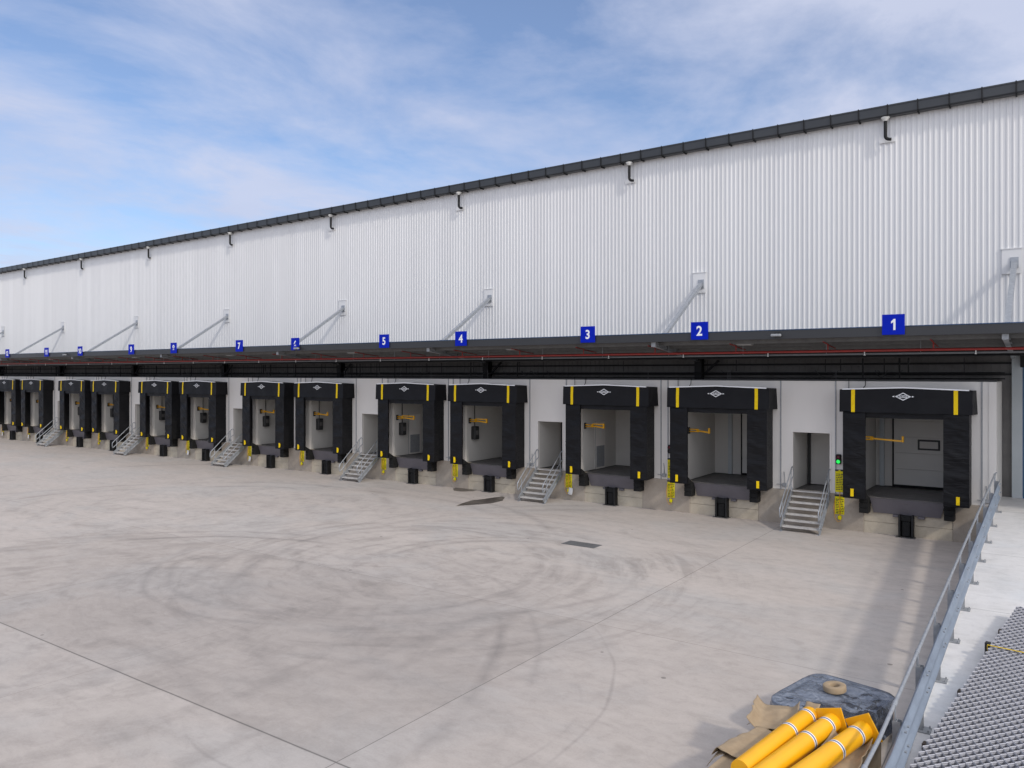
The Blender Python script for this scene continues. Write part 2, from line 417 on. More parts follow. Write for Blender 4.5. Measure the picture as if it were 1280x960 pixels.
SL = .0687
def rz(y): return max(0.0, 1.3 - SL * max(0, 29.5 - y))
g = MB()
yb = 29.5 - 1.3 / SL + .05
RX = -1.99
prof = [(yb, .004), (29.5, 1.3), (DU + .3, 1.3), (DU + .3, -.2), (yb, -.2)]
g.prism(prof, 'x', RX, 22)
tag(g.build('ramp', M['ramp']), kind='structure')
g = MB()   # low kerb nib along the ramp edge
for a, bb in ((yb + 1, 29.5),):
    g.add([(RX - .012, a, -.1), (RX + .1, a, -.1), (RX + .1, a, rz(a) + .03), (RX - .012, a, rz(a) + .03),
           (RX - .012, bb, -.1), (RX + .1, bb, -.1), (RX + .1, bb, rz(bb) + .03), (RX - .012, bb, rz(bb) + .03)],
          [(0, 1, 2, 3), (7, 6, 5, 4), (0, 4, 5, 1), (1, 5, 6, 2), (2, 6, 7, 3), (3, 7, 4, 0)])
tag(g.build('ramp_kerb', M['ramp']), kind='structure')

# wet patches: irregular thin films
def film(name, pts, mat, z=.004):
    g = MB(); n = len(pts)
    g.add([(x, y, z) for x, y in pts], [tuple(range(n))]); return g.build(name, mat)
def pg(x, y, z=0):
    d = F * (5.7 - z) / (y - Y0); t = (x - 640) / F
    return ((t * CT - ST) * d, (t * ST + CT) * d)
o = film('puddle', [pg(*p) for p in ((570, 632.5), (578, 629), (590, 625.5), (603, 624), (617, 622), (628, 620.5), (631, 622), (628, 626), (615, 629), (600, 630.5), (585, 631.5))], M['wet'])
tag(o, kind='structure')
o = film('wet_patch', [pg(*p) for p in ((566, 611), (572, 608.5), (585, 608), (596, 609), (600, 611.5), (592, 614), (577, 614.5), (568, 613.5))], M['wet'])
tag(o, kind='structure')

# ------------------------------------------------------------------ warehouse
wh = empty('warehouse', (-40, DU, 0))
tag(wh, 'long white ribbed warehouse with projecting dock wall, concrete plinth and doorways', 'warehouse')
def wb(mb, name, mat):   # parts given in world coordinates
    for i, v in enumerate(mb.v): mb.v[i] = (v[0] + 40, v[1] - DU, v[2])
    return mb.build(name, mat, wh)
def roofz(x): return .0036 * (x + 35)

g = MB()      # ribbed upper cladding
p = .19; x = XL; prof = []
while x < XR:
    prof += [(x, 0), (x + .105, 0), (x + .124, -.02), (x + .168, -.02)]
    x += p
prof.append((x, 0))
vs = []
for (x, dy) in prof:
    vs.append((x, DU + dy, 6.35)); vs.append((x, DU + dy, 15.62 + roofz(x)))
g.add(vs, [(2 * i, 2 * i + 2, 2 * i + 3, 2 * i + 1) for i in range(len(prof) - 1)])
wb(g, 'cladding', M['white_clad'])

g = MB()      # dark wall of the recess above the dock houses, with girts
g.box(XL, XR, DU - .01, DU + .12, 5.2, 6.345)
x = XL
while x < -1.4:
    g.box(x, x + .035, DU - .035, DU - .012, 5.42, 6.3); x += .25
wb(g, 'recess_wall', M['dark_clad'])
g = MB()
for z in (5.62, 6.02): g.box(XL, -1.4, DU - .12, DU - .04, z, z + .07)
wb(g, 'girt', M['black_steel'])

g = MB()      # roof and end walls
g.add([(XL, DU - .2, 15.75 + roofz(XL)), (XR, DU - .2, 15.75 + roofz(XR)), (XR, 75, 17.6), (XL, 75, 17.6),
       (XL, DU - .2, 15.7 + roofz(XL)), (XR, DU - .2, 15.7 + roofz(XR)), (XR, 75, 17.5), (XL, 75, 17.5)],
      [(0, 1, 2, 3), (4, 7, 6, 5), (0, 4, 5, 1)])
wb(g, 'roof', M['roof'])
g = MB()
g.box(XL, XL + .2, DU + .15, 75, 0, 15.6); g.box(XR - .2, XR, DU + .15, 75, 0, 15.6); g.box(XL, XR, 75.1, 75.3, 0, 17)
wb(g, 'end_wall', M['white_clad'])

# dock wall with openings
OW0, OW1, OZ = -1.62, 1.62, 4.42
ops = [(c + OW0, c + OW1, OZ) for c in docks] + [(c - .66, c + .66, 3.48) for c in doors]
ops.sort()
WX0, WX1 = XL, -1.94
g = MB(); x = WX0; WT = .14
for a, b_, zt in ops:
    g.box(x, a, DW, DW + WT, FL, 5.41)
    g.box(a, b_, DW, DW + WT, zt, 5.41)
    x = b_
g.box(x, WX1, DW, DW + WT, FL, 5.41)
g.box(WX1 - .14, WX1, DW + WT, DU - .05, FL, 5.41)
wb(g, 'dock_wall', M['white_panel'])
g = MB()      # capping and joint flashings
g.box(WX0, WX1 + .02, DW - .02, DW + .16, 5.41, 5.45)
wb(g, 'wall_capping', M['fascia'])
for c in docks:
    for dx in (-2.36, 2.25):
        g = MB(); g.box(c + dx - .02, c + dx + .02, DW - .03, DW - .002, FL - .02, 5.41)
        wb(g, 'joint_flashing', M['galv_dull'])
g = MB(); g.box(-2.14, -1.93, DW - .022, DW - .002, FL, 5.4); g.box(-1.938, -1.92, DW - .02, DU - .06, FL, 5.4)
wb(g, 'corner_flashing', M['white_panel'])
g = MB(); g.box(WX0, WX1, DW + .16, DU - .02, 5.36, 5.40)
wb(g, 'dock_house_roof', M['galv_dull'])
# floor and plinth
x = WX0
for c in sorted(docks) + [WX1 - .02 + 1.40]:
    g = MB(); g.box(x, c - 1.40, DW - .01, DW + .3, -.1, FL - .004, bev=.012); x = c + 1.40
    wb(g, 'plinth', M['plinth'])
for c in docks:
    g = MB()
    g.box(c - 1.395, c - .003, DW + .0, DW + .3, -.1, .395, bev=.006); g.box(c + .003, c + 1.395, DW, DW + .3, -.1, .395, bev=.006)
    g.box(c - 1.395, c + 1.395, DW + .004, DW + .3, .405, 1.0, bev=.006)
    wb(g, 'pit_front', M['block'])
g = MB(); g.box(WX0, WX1 - .15, DW + .31, DU + 1.2, .9, FL - .03)
wb(g, 'dock_floor', M['deck'])

# bay linings (inside of each dock house)
BY = 33.6
for i, c in enumerate(docks):
    g = MB()
    g.box(c - 1.66, c - 1.6, DW + WT + .002, BY, FL, 4.9)
    g.box(c + 1.6, c + 1.66, DW + WT + .002, BY, FL, 4.9)
    g.box(c - 1.6, c + 1.6, BY, BY + .1, FL, 4.9)
    g.box(c - 1.6, c + 1.6, DW + WT + .002, BY, 4.9, 4.95)
    wb(g, 'bay_lining', M['lining'])
    door = MB()
    x0 = [-.95, -.35, -.15, -1.2, -1.3, -1.2][i % 6] + c
    for k in range(5):
        door.box(x0, c + 1.58, BY - .07, BY - .012, FL + .08 + k * .62, FL + .695 + k * .62, bev=.006)
    d = wb(door, 'sectional_door', M['door_panel'])
    s = MB(); s.box(x0 + 40, c + 1.58 + 40, BY - .08 - DU, BY - .015 - DU, FL - .01, FL + .075); s.box(x0 + 40 - .05, x0 + 40 - .01, BY - .09 - DU, BY - .012 - DU, FL, 4.5)
    s.build('door_seal', M['rubber'], d)
    if i == 0:
        w = MB(); wx = xw(1161.5, BY); zc = 2.96
        w.box(wx - .38 + 40, wx + .38 + 40, BY - .10 - DU, BY - .072 - DU, zc - .2, zc + .2, bev=.02)
        wo = w.build('window', M['ink'], d)
        w = MB(); w.box(wx - .31 + 40, wx + .31 + 40, BY - .106 - DU, BY - .101 - DU, zc - .13, zc + .13)
        w.build('pane', M['lining'], d)
    # dark jamb and rail inside
    g = MB()
    jxp = c + [-1.45, -.95, 5, -5, -1.2, -1.3][i % 6]
    if abs(jxp - c) < 2: g.box(jxp, jxp + .16, BY - .14, BY - .012, FL, 4.6); wb(g, 'door_track', M['pier'])
    if i in (2, 4):
        g = MB(); g.box(c - 1.598, c - 1.55, DW + 1.2, DW + 2.15, FL, 3.45, bev=.01)
        sd = wb(g, 'side_door', M['white_panel'])
        k = MB(); k.box(c - 1.549 + 40, c - 1.54 + 40, DW + 1.3 - DU, DW + 2.05 - DU, FL + .08, FL + 1.05); k.box(c - 1.549 + 40, c - 1.54 + 40, DW + 1.16 - DU, DW + 1.2 - DU, FL, 3.5)
        k.build('kick_panel', M['galv_dull'], sd)
        k = MB(); k.grid(lambda u, v: (c + 40 - 1.546, DW + 1.66 - DU + .12 * math.cos(6.283 * u) * v, FL + 1.7 + .33 * math.sin(6.283 * u) * v), 20, 1)
        k.build('vision_panel', M['shelf'], sd)

# doorway linings
for j, c in enumerate(doors):
    g = MB()
    g.box(c - .72, c - .66, DW + WT + .002, BY, FL, 3.6); g.box(c + .66, c + .72, DW + WT + .002, BY, FL, 3.6)
    g.box(c - .66, c + .66, 32.4, 32.45, FL, 3.6); g.box(c - .66, c + .66, DW + WT + .002, 32.4, 3.6, 3.65)
    wb(g, 'doorway_lining', M['lining'])
    g = MB(); g.box(c - .655, c - .54, 32.32, 32.396, FL, 3.45)
    wb(g, 'door_jamb', M['ink'])
    g = MB(); g.box(c - .72, c - .66, DW - .012, DW - .001, FL, 3.54); g.box(c + .66, c + .72, DW - .012, DW - .001, FL, 3.54); g.box(c - .66, c + .66, DW - .012, DW - .001, 3.48, 3.54)
    wb(g, 'doorway_trim', M['white_panel'])

# big doors on the ramp side
g = MB(); g.box(-1.62, -1.30, DU - .16, DU + .1, FL, 6.34); 
wb(g, 'pier', M['pier'])
g = MB(); g.box(-1.93, -1.62, DU - .02, DU + .05, FL, 5.2)
wb(g, 'dark_infill', M['dark_clad'])
g = MB(); g.box(-1.295, -1.265, DU - .13, DU + .05, FL, 6.3); g.box(3.3, 3.37, DU - .13, DU + .05, FL, 6.3); g.box(-1.265, 3.3, DU - .13, DU + .05, FL + .001, FL + .04)
fr = wb(g, 'loading_door_frame', M['blue_paint'])
g = MB()
for k in range(8): g.box(-1.262, 3.298, DU - .08, DU - .03, FL + .07 + k * .61, FL + .67 + k * .61, bev=.008)
wb(g, 'loading_door', M['pier'])
g = MB(); g.box(3.38, XR, DU - .05, DU + .05, FL, 6.34)
wb(g, 'lower_wall', M['white_panel'])

# columns at every bay
braces_px = [1268, 877, 613, 430, 285, 172, 80, 5]
bx = [xw(px, DU) for px in braces_px]
for k, X in enumerate(bx):
    if k == 0: X = -1.2
    g = MB()
    g.box(X - .16, X + .16, DU - .42, DU - .38, 5.2 if k else 5.9, 6.6); g.box(X - .16, X + .16, DU - .14, DU - .10, 5.2 if k else 5.9, 6.6); g.box(X - .02, X + .02, DU - .38, DU - .14, 5.2 if k else 5.9, 6.6)
    g.bar((X + .0, DU - .3, 5.45 if k else 6.0), (X + .9, DU - .3, 6.25), .08, .08)
    wb(g, 'column', M['black_steel'])
    # weather plate where the brace meets the cladding
    g = MB(); pw = .33; Xb = bx[k]
    g.box(Xb - pw - .05, Xb + pw - .12, DU - .055, DU - .027, 9.22, 10.10)
    g.box(Xb - pw - .08, Xb + pw - .09, DU - .075, DU - .022, 10.10, 10.13)
    wb(g, 'brace_plate', M['white_clad'])
for px in [1107, 787, 574, 414, 288, 186, 102, 31]:
    X = xw(px, DU); g = MB()
    g.box(X - .22, X + .34, DU - .05, DU - .026, 14.45 + roofz(X), 14.62 + roofz(X))
    wb(g, 'outlet_plate', M['white_clad'])

# ------------------------------------------------------------------ gutter
gt = empty('gutter', (-40, DU - .36, 15.5)); tag(gt, 'long charcoal box gutter running along the roof edge of the warehouse', 'gutter')
GY0, GY1 = DU - .38, DU - .06
def gz(x): return 15.79 + roofz(x)
def gl(mb, name, mat, par):
    for i, v in enumerate(mb.v): mb.v[i] = (v[0] + 40, v[1] - DU + .36, v[2] - 15.5)
    return mb.build(name, mat, par)
g = MB()
sec = [(GY0 - .02, .0), (GY0 - .02, -.05), (GY0, -.06), (GY0 + .02, -.36), (GY0 + .08, -.41), (GY1, -.41), (GY1, -.02), (GY1 - .02, -.02), (GY1 - .02, -.38), (GY0 + .09, -.38), (GY0 + .04, -.34), (GY0 + .02, 0)]
n = len(sec)
vs = [(XL, y, z + gz(XL)) for y, z in sec] + [(XR, y, z + gz(XR)) for y, z in sec]
g.add(vs, [(i, (i + 1) % n, n + (i + 1) % n, n + i) for i in range(n)] + [tuple(range(n - 1, -1, -1)), tuple(range(n, 2 * n))])
gl(g, 'trough', M['gutter'], gt)
X = -1.0 + .55
cnt = 0
while X > -100:
    z = gz(X); g = MB()
    g.box(X - .02, X + .02, GY0 - .032, GY0 - .021, z - .36, z + .02)
    g.box(X - .025, X + .025, GY0 + .05, DU - .03, z - .455, z - .415)
    g.box(X - .025, X + .025, GY0 - .03, GY0 + .05, z - .42, z - .36)
    gl(g, 'bracket', M['black_steel'], gt)
    X -= 1.03; cnt += 1
outl = [1107, 787, 574, 414, 288, 186, 102, 31]
side = ['first from the right', 'second from the right', 'third from the right', 'fourth from the right', 'fourth from the left', 'third from the left', 'second from the left', 'leftmost']
def curve_pts(a, b_, c_, n=5):
    a, b_, c_ = Vector(a), Vector(b_), Vector(c_)
    return [(a * (1 - t) ** 2 + b_ * 2 * t * (1 - t) + c_ * t * t) for t in [k / n for k in range(n + 1)]]
proto = None
near_txt = ['above dock sign 1', 'above between dock signs 3 and 2', 'above dock sign 4', 'above between dock signs 6 and 5', 'above dock sign 7', 'above dock sign 9', 'above dock sign 10', 'above dock signs 12 and 11']
for k, px in enumerate(outl):
    X = xw(px, DU - .2)
    if proto is None:
        r = empty('rainwater_spout'); proto = r
        g = MB(); g.tube([(0, 0, -.0), (0, 0, -.03), (0, 0, -.12), (0, 0, -.14)], [.16, .16, .08, .075], 12); g.build('funnel', M['shelf'], r)
        g = MB(); g.tube([(0, 0, -.13), (0, 0, -.62)] + curve_pts((0, 0, -.70), (0, 0, -.80), (.10, .02, -.84)) + [(.2, .03, -.86)], .062, 10); g.build('pipe', M['black_steel'], r)
    else: r = copy_tree(proto)
    r.location = (X, DU - .23, gz(X) - .42)
    tag(r, 'short black rainwater spout under the gutter, ' + near_txt[k], 'rainwater spout', 'rainwater spouts under the gutter')

# ------------------------------------------------------------------ canopy
cn = empty('canopy', (-40, DF, 7.0)); tag(cn, 'long shallow dark grey canopy over the loading docks, hung on grey diagonal braces', 'canopy')
def cl(mb, name, mat, par=None):
    for i, v in enumerate(mb.v): mb.v[i] = (v[0] + 40, v[1] - DF, v[2] - 7.0)
    return mb.build(name, mat, par or cn)
def cz(y): return 7.02 - (y - DF) * .125      # underside of sheet
CR = 14.0
g = MB(); g.box(XL, CR, DF, DF + .05, 6.90, 7.205, bev=.006); g.box(XL, CR, DF + .05, DF + .12, 6.9, 6.94)
cl(g, 'fascia', M['fascia'])
g = MB(); g.box(XL, CR, DF - .012, DF + .07, 7.207, 7.232)
cl(g, 'edge_trim', M['fascia_trim'])
g = MB()     # corrugated sheet: ribs run front to back
x = XL; prof = []
while x < CR:
    prof += [(x, 0), (x + .12, 0), (x + .15, .035), (x + .22, .035)]; x += .25
vs = []
for xx, dz in prof:
    vs += [(xx, DF + .055, cz(DF) + dz), (xx, DU - .03, cz(DU) + dz)]
g.add(vs, [(2 * i, 2 * i + 1, 2 * i + 3, 2 * i + 2) for i in range(len(prof) - 1)])
cl(g, 'roof_sheet', M['canopy_sheet'])
for y in (28.55, 29.35, 30.25, 31.2, 32.1):
    g = MB(); z = cz(y)
    g.box(XL, CR, y, y + .015, z - .17, z - .005); g.box(XL, CR, y + .015, y + .07, z - .17, z - .155)
    cl(g, 'purlin', M['purlin_steel'])
g = MB(); g.box(XL, CR, 30.75, 30.95, 6.28, 6.31); g.box(XL, CR, 30.75, 30.95, 6.44, 6.47); g.box(XL, CR, 30.84, 30.86, 6.31, 6.44)
cl(g, 'beam', M['black_steel'])
for k, X in enumerate(bx):
    g = MB()
    for s in (-1,):
        a = (X, DF + .14, cz(DF) - .17); bb = (X, DU - .45, cz(DU) - .12)
        g.bar((X, DF + .14, 6.82), (X, DU - .45, 6.30), .018, .18)
        g.bar((X, DF + .14, 6.735), (X, DU - .45, 6.215), .15, .015); g.bar((X, DF + .14, 6.905), (X, DU - .45, 6.385), .15, .015)
    g.box(X - .09, X + .09, DF + .125, DF + .14, 6.72, 6.895)
    cl(g, 'rafter', M['galv_dull'])
    g = MB()
    p0 = Vector((X, DU - .06, 9.62)); p1 = Vector((X, 28.75, 6.99))
    g.bar(p0, p1, .17, .13)
    g.box(X - .13, X + .13, DU - .085, DU - .056, 9.42, 9.80)
    for s in (-.05, 0, .05): g.tube([(X + s, 29.05, 7.28), (X + s, 29.0, 7.31)], .012, 6)
    cl(g, 'brace', M['galv'])

# canopy lights, cameras
lp = None
for k, (px, nm) in enumerate([(931, 'between signs 2 and 1'), (641, 'between signs 4 and 3'), (441, 'between signs 6 and 5'), (288.6, 'by sign 7'), (170, 'by sign 9'), (65, 'by sign 11')]):
    X = xw(px, 28.95)
    if lp is None:
        lp = r = empty('canopy_light')
        g = MB(); g.box(-.3, .3, -.17, .17, -.05, .0, bev=.02); g.build('housing', M['galv_dull'], r)
        g = MB(); g.box(-.26, .26, -.13, .13, -.062, -.051, bev=.005); g.build('diffuser', M['shelf'], r)
    else: r = copy_tree(lp)
    r.location = (X, 28.95, cz(28.95) - .09)
    tag(r, 'pale unlit light fitting under the canopy, ' + nm, 'canopy light', 'light fittings under the canopy')
cp_ = None
for k, (px, nm) in enumerate([(972, 'on the canopy edge between signs 2 and 1'), (374, 'in front of sign 6'), (84, 'on the canopy edge between signs 11 and 10')]):
    X = xw(px, DF)
    if cp_ is None:
        cp_ = r = empty('security_camera')
        g = MB(); g.box(-.09, .09, -.1, 0, -.02, .02); g.bar((0, -.06, -.0), (.0, -.16, -.05), .05, .05); g.build('bracket', M['black_steel'], r)
        g = MB(); g.box(-.17, .17, -.27, -.12, -.12, -.03, bev=.02); g.build('housing', M['galv_dull'], r)
        g = MB(); g.tube([(.0, -.20, -.121), (0, -.2, -.17)], [.06, .04], 10); g.build('dome', M['ink'], r)
    else: r = copy_tree(cp_)
    r.location = (X, DF, 7.10)
    tag(r, 'small grey camera ' + nm, 'security camera', 'cameras on the canopy edge')

# sprinkler pipe
sp = empty('sprinkler_pipe', (-40, 29, 6.47)); tag(sp, 'long red sprinkler pipe with short branches under the canopy', 'sprinkler pipe')
def sl(mb, name, mat):
    for i, v in enumerate(mb.v): mb.v[i] = (v[0] + 40, v[1] - 29, v[2] - 6.47)
    return mb.build(name, mat, sp)
g = MB(); g.tube([(XL, 29, 6.47), (CR, 29, 6.47)], .045, 10); sl(g, 'main_pipe', M['red_pipe'])
X = -3.6
while X > -95:
    g = MB(); g.tube([(X, 29, 6.5), (X, 29, 6.72), (X - .0, 28.35, 6.78)], .024, 6); g.tube([(X, 29, 6.7), (X, 30.1, 6.6)], .02, 6)
    sl(g, 'branch', M['red_pipe'])
    g = MB(); g.tube([(X + 1.2, 29.0, 6.43), (X + 1.2, 29.0, 6.33)], .016, 6); g.tube([(X + 1.2, 29.0, 6.33), (X + 1.2, 29.0, 6.31)], .03, 8)
    sl(g, 'sprinkler_head', M['shelf'])
    X -= 3.3
M['galv_dark'] = surf('dusty_galvanised', (.13, .13, .13), (.10, .10, .10), scale=5, rough=.6)
ct = empty('cable_tray', (-40, 29.2, 6.36)); tag(ct, 'thin grey cable tray running under the red sprinkler pipe', 'cable tray')
g = MB(); g.box(XL + 40, CR + 40, -.06, .06, -.03, -.02); g.box(XL + 40, CR + 40, -.065, -.06, -.03, .03); g.box(XL + 40, CR + 40, .06, .065, -.03, .03)
g.build('tray', M['galv_dark'], ct)
g = MB()
X = XL + 40
while X < CR + 40: g.tube([(X, 0, -.02), (X, 0, .42)], .006, 5); X += 3.0
g.build('hanger', M['galv'], ct)

# clutter of conduits in the recess
rc = empty('recess_conduit', (-40, 32.3, 5.7)); tag(rc, 'dark conduits, droppers and looped cables in the recess above the dock wall', 'conduit')
g = MB(); rnd = random.Random(3)
g.tube([(XL + 40, 0, 0), (38.2, 0, 0)], .035, 6); g.tube([(XL + 40, .2, -.2), (38.2, .2, -.2)], .025, 6)
g.build('long_run', M['black_steel'], rc)
for k in range(75):
    X = 38 - rnd.random() * 85; y = rnd.uniform(-1.2, .2); g = MB()
    g.tube([(X, y, rnd.uniform(-.3, .1)), (X, y, .55)], rnd.choice([.012, .018, .03]), 5)
    g.build('dropper', M['black_steel'], rc)
for k in range(40):
    X = 38 - rnd.random() * 85; w = rnd.uniform(.3, .9); y = rnd.uniform(-.9, .2); h = rnd.uniform(.1, .3); g = MB()
    g.tube([(X + w * t, y, .1 + h * (4 * (t - .5) ** 2) - h) for t in [i / 8 for i in range(9)]], .014, 5)
    g.build('cable', M['ink'], rc)
for k in range(30):
    X = 38 - rnd.random() * 85; g = MB()
    g.tube([(X, -1.4, -.29), (X, -1.4, .1)], .009, 5); g.box(X - .02, X + .02, -1.42, -1.38, .08, .12)
    g.build('bright_dropper', M['galv_dark'], rc)

# ------------------------------------------------------------------ numbered signs
def text_mesh(body, size, thick, off=0.0, name='number', sx=1.0):
    cu = bpy.data.curves.new(name, 'FONT'); cu.body = body; cu.size = size; cu.extrude = thick; cu.offset = off
    cu.align_x = 'CENTER'; cu.align_y = 'CENTER'; cu.space_character = .95
    tmp = bpy.data.objects.new(name, cu); col.objects.link(tmp)
    bpy.context.view_layer.update()
    dg = bpy.context.evaluated_depsgraph_get()
    me = bpy.data.meshes.new_from_object(tmp.evaluated_get(dg))
    bpy.data.objects.remove(tmp); bpy.data.curves.remove(cu)
    xs = [v.co.x for v in me.vertices]; ys = [v.co.y for v in me.vertices]
    mx = (min(xs) + max(xs)) / 2; my = (min(ys) + max(ys)) / 2
    for v in me.vertices:   # stand it up facing -Y
        x, y, z = (v.co.x - mx) * sx, v.co.y - my, v.co.z
        v.co = (x, -z, y)
    me.name = name
    return me
def digits(text):
    """one mesh of sans numerals; the figure one is drawn with its flag"""
    H = .36; parts = []; x = 0
    for ch in text:
        if ch == '1':
            w = .13; q = MB(); st = .062
            q.prism([(w - st, -H / 2), (w, -H / 2), (w, H / 2), (w - st * .8, H / 2), (0, H / 2 - .085), (0, H / 2 - .15), (w - st, H / 2 - .10)], 'y', -.003, .002)
            me = bpy.data.meshes.new('n'); me.from_pydata(q.v, [], q.f)
        else:
            me = text_mesh(ch, .50, .002, .012, 'n', .92)
            w = max(v.co.x for v in me.vertices) - min(v.co.x for v in me.vertices)
            for v in me.vertices: v.co.x += w / 2
        parts.append((me, x)); x += w + .045
    tot = x - .045; q = MB()
    for me, dx in parts:
        q.add([(v.co.x + dx - tot / 2, v.co.y, v.co.z) for v in me.vertices], [tuple(p.vertices) for p in me.polygons])
    return q
spx = [1117, 875, 735.5, 577, 481, 370, 300, 218, 165, 101, 59, 10]
fp = None
for i, px in enumerate(spx):
    X = xw(px, DF)
    r = empty('number_sign', (X, DF - .05, 7.275))
    g = MB(); g.box(-.335, .335, -.012, .012, -.33, .33, bev=.004)
    if fp is None: f_ = g.build('panel', M['blue_sign'], r); fp = f_
    else: f_ = fp.copy(); col.objects.link(f_); f_.parent = r
    o = digits(str(i + 1)).build('number', M['white_paint'], r, (0, -.0155, 0))
    g = MB(); g.box(-.2, .2, .013, .045, -.1, -.05); g.box(-.2, .2, .013, .045, -.25, -.2); g.build('bracket', M['black_steel'], r)
    tag(r, 'square blue sign reading white number %d on the canopy edge' % (i + 1), 'sign', 'numbered blue signs on the canopy edge')

# ------------------------------------------------------------------ dock shelters
names = ['1', '2', '3', '4', '5', '6', '7', '8', '9', '10', '11', '12']
def dk(i):
    return 'dock %s' % names[i] if i < 12 else None
def where(i):
    return 'below blue sign %s' % names[i] if i < 12 else 'leftmost of all, beyond sign 12'
SD = .76
def make_shelter():
    r = empty('dock_shelter')
    Yf = -SD
    # header
    h = MB()
    top = lambda x: 3.82 + .075 * (1 - abs(x) / 2.05)      # relative to floor 1.3
    nx = 24
    def front(u, v):
        x = -2.05 + 4.1 * u
        zt = top(x); zb = 3.03
        z = zt + (zb - zt) * v
        sag = .012 * math.sin(u * 17) * v + .03 * noise.noise(Vector((x * 1.3, z * 2, 4)))
        return (x, Yf - .02 - .035 * v + sag, z)
    h.grid(front, nx, 8)
    for s in (-1, 1):
        vs = [(s * 2.05, Yf - .02, 3.82), (s * 2.05, Yf - .055, 3.03), (s * 2.13, -.02, 3.03), (s * 2.09, -.02, 3.82)]
        h.add(vs, [(0, 1, 2, 3) if s < 0 else (3, 2, 1, 0)])
    h.add([(-2.05, Yf - .02, 3.82), (0, Yf - .02, 3.895), (2.05, Yf - .02, 3.82), (2.09, -.02, 3.82), (0, -.02, 3.91), (-2.09, -.02, 3.82)], [(0, 1, 4, 5), (1, 2, 3, 4)])
    h.add([(-2.05, Yf - .053, 3.035), (2.05, Yf - .053, 3.035), (2.05, Yf - .02, 3.06), (-2.05, Yf - .02, 3.06)], [(0, 1, 2, 3)])
    hd = h.build('header', M['fabric_head'], r)
    t = MB()
    for s in (-1, 1):
        t.bar((0, Yf - .045, 3.905), (s * 1.95, Yf - .045, 3.834), .05, .04)
    t.build('header_trim', M['white_paint'], hd)
    for s in (-1.6, 1.57):
        q = MB(); w = .062
        pts = []
        for k in range(9):
            v = k / 8; u = (s + 2.05) / 4.1; p = front(u, v)
            pts.append((p[1] - .012, p[2]))
        for k in range(8):
            q.quad((s - w, pts[k][0], pts[k][1]), (s - w, pts[k + 1][0], pts[k + 1][1]), (s + w, pts[k + 1][0], pts[k + 1][1]), (s + w, pts[k][0], pts[k][1]))
        q.build('yellow_stripe', M['yellow_mark'], hd)
    # diamond emblem
    q = MB(); yz = lambda z: Yf - .02 - .035 * ((3.85 - z) / .82) - .04
    zc = 3.60
    def P(x, z): return (x, yz(zc + z), zc + z)
    W, H, w = .25, .135, .03
    o_ = [(-W, 0), (0, H), (W, 0), (0, -H)]; i_ = [(-W + w * 1.9, 0), (0, H - w), (W - w * 1.9, 0), (0, -H + w)]
    for k in range(4):
        a, b2 = o_[k], o_[(k + 1) % 4]; c2, d2 = i_[(k + 1) % 4], i_[k]
        q.quad(P(*a), P(*b2), P(*c2), P(*d2))
    q.quad(P(-.19, -.042), P(.19, -.042), P(.19, .042), P(-.19, .042), 0)
    for s in (-1, 1):
        q.add([P(s * .27, .026), P(s * .27, -.026), P(s * .345, 0)], [(0, 1, 2) if s < 0 else (2, 1, 0)])
    q.build('emblem', M['white_paint'], hd)
    me = text_mesh('RITE-HITE', .085, .001, .002, 'emblem_lettering', .9); me.materials.append(M['ink'])
    o2 = bpy.data.objects.new('emblem_lettering', me); col.objects.link(o2); o2.parent = hd; o2.location = (0, yz(zc) - .006, zc); o2.rotation_euler = (R(-2.5), 0, 0)
    # side curtains and frames
    for s in (-1, 1):
        c = MB(); seed = 5 + s * 3
        outer, inner = 1.95, 1.2
        def cf(u, v, s=s):
            x = (outer + (inner - outer) * u) * s
            z = 3.06 + (-.02 - 3.06) * v
            zz = z * 1.0
            wr = .05 * noise.noise(Vector((x * .9, zz * 2.6, seed))) + .03 * noise.noise(Vector((x * 2.2, zz * 6.5 + x * 3, seed + 9)))
            edge = min(1, 6 * u * (1 - u) + .1)
            return (x, Yf + .01 + wr * edge - .02 * u, z)
        c.grid(cf, 10, 60)
        # returns: outer and inner depth of the pad
        yb2 = -.02
        xo = outer * s; xi = inner * s
        c.quad((xo, Yf + .01, 3.06), (xo, Yf + .01, -.02), (xo, yb2, .02), (xo, yb2, 3.06))
        c.quad((xi, Yf - .01, 3.0), (xi, Yf - .01, -.02), (xi, Yf + .07, -.02), (xi, Yf + .07, 3.0))
        c.quad((xo, Yf + .01, -.02), (xi, Yf - .01, -.02), (xi, Yf + .07, -.02), (xo - .0 * s, Yf + .09, -.02))
        c.quad((xo - .03 * s, Yf + .09, 3.06), (xo - .03 * s, Yf + .09, -.02), (xi, Yf + .07, -.02), (xi, Yf + .07, 3.0))
        c.quad((xo - .03 * s, Yf + .09, -.02), (xo - .03 * s, Yf + .09, 3.06), (xo - .03 * s, yb2, 3.06), (xo - .03 * s, yb2, .02))
        sc = c.build('side_curtain', M['fabric'], r)
        q = MB(); x = 1.63 * s; 
        q.box(x - .052, x + .052, Yf - .062, Yf - .054, .06, .33)
        q.box(x - .03, x + .03, Yf - .054, Yf - .0, .1, .28)
        q.build('guide_mark', M['yellow_mark'], sc)
        # foot pad wedge
        q = MB(); xa, xb = sorted((1.2 * s, 1.42 * s))
        q.prism([(Yf + .1, -.02), (Yf + .1, .24), (-.62, .22), (-.2, -.02)], 'x', xa, xb)
        q.box((xa + xb) / 2 - .03, (xa + xb) / 2 + .03, Yf + .12, Yf + .16, .235, .26, 0)
        q.build('foot_pad', M['rubber'], r)
    # upper inner curtain
    q = MB()
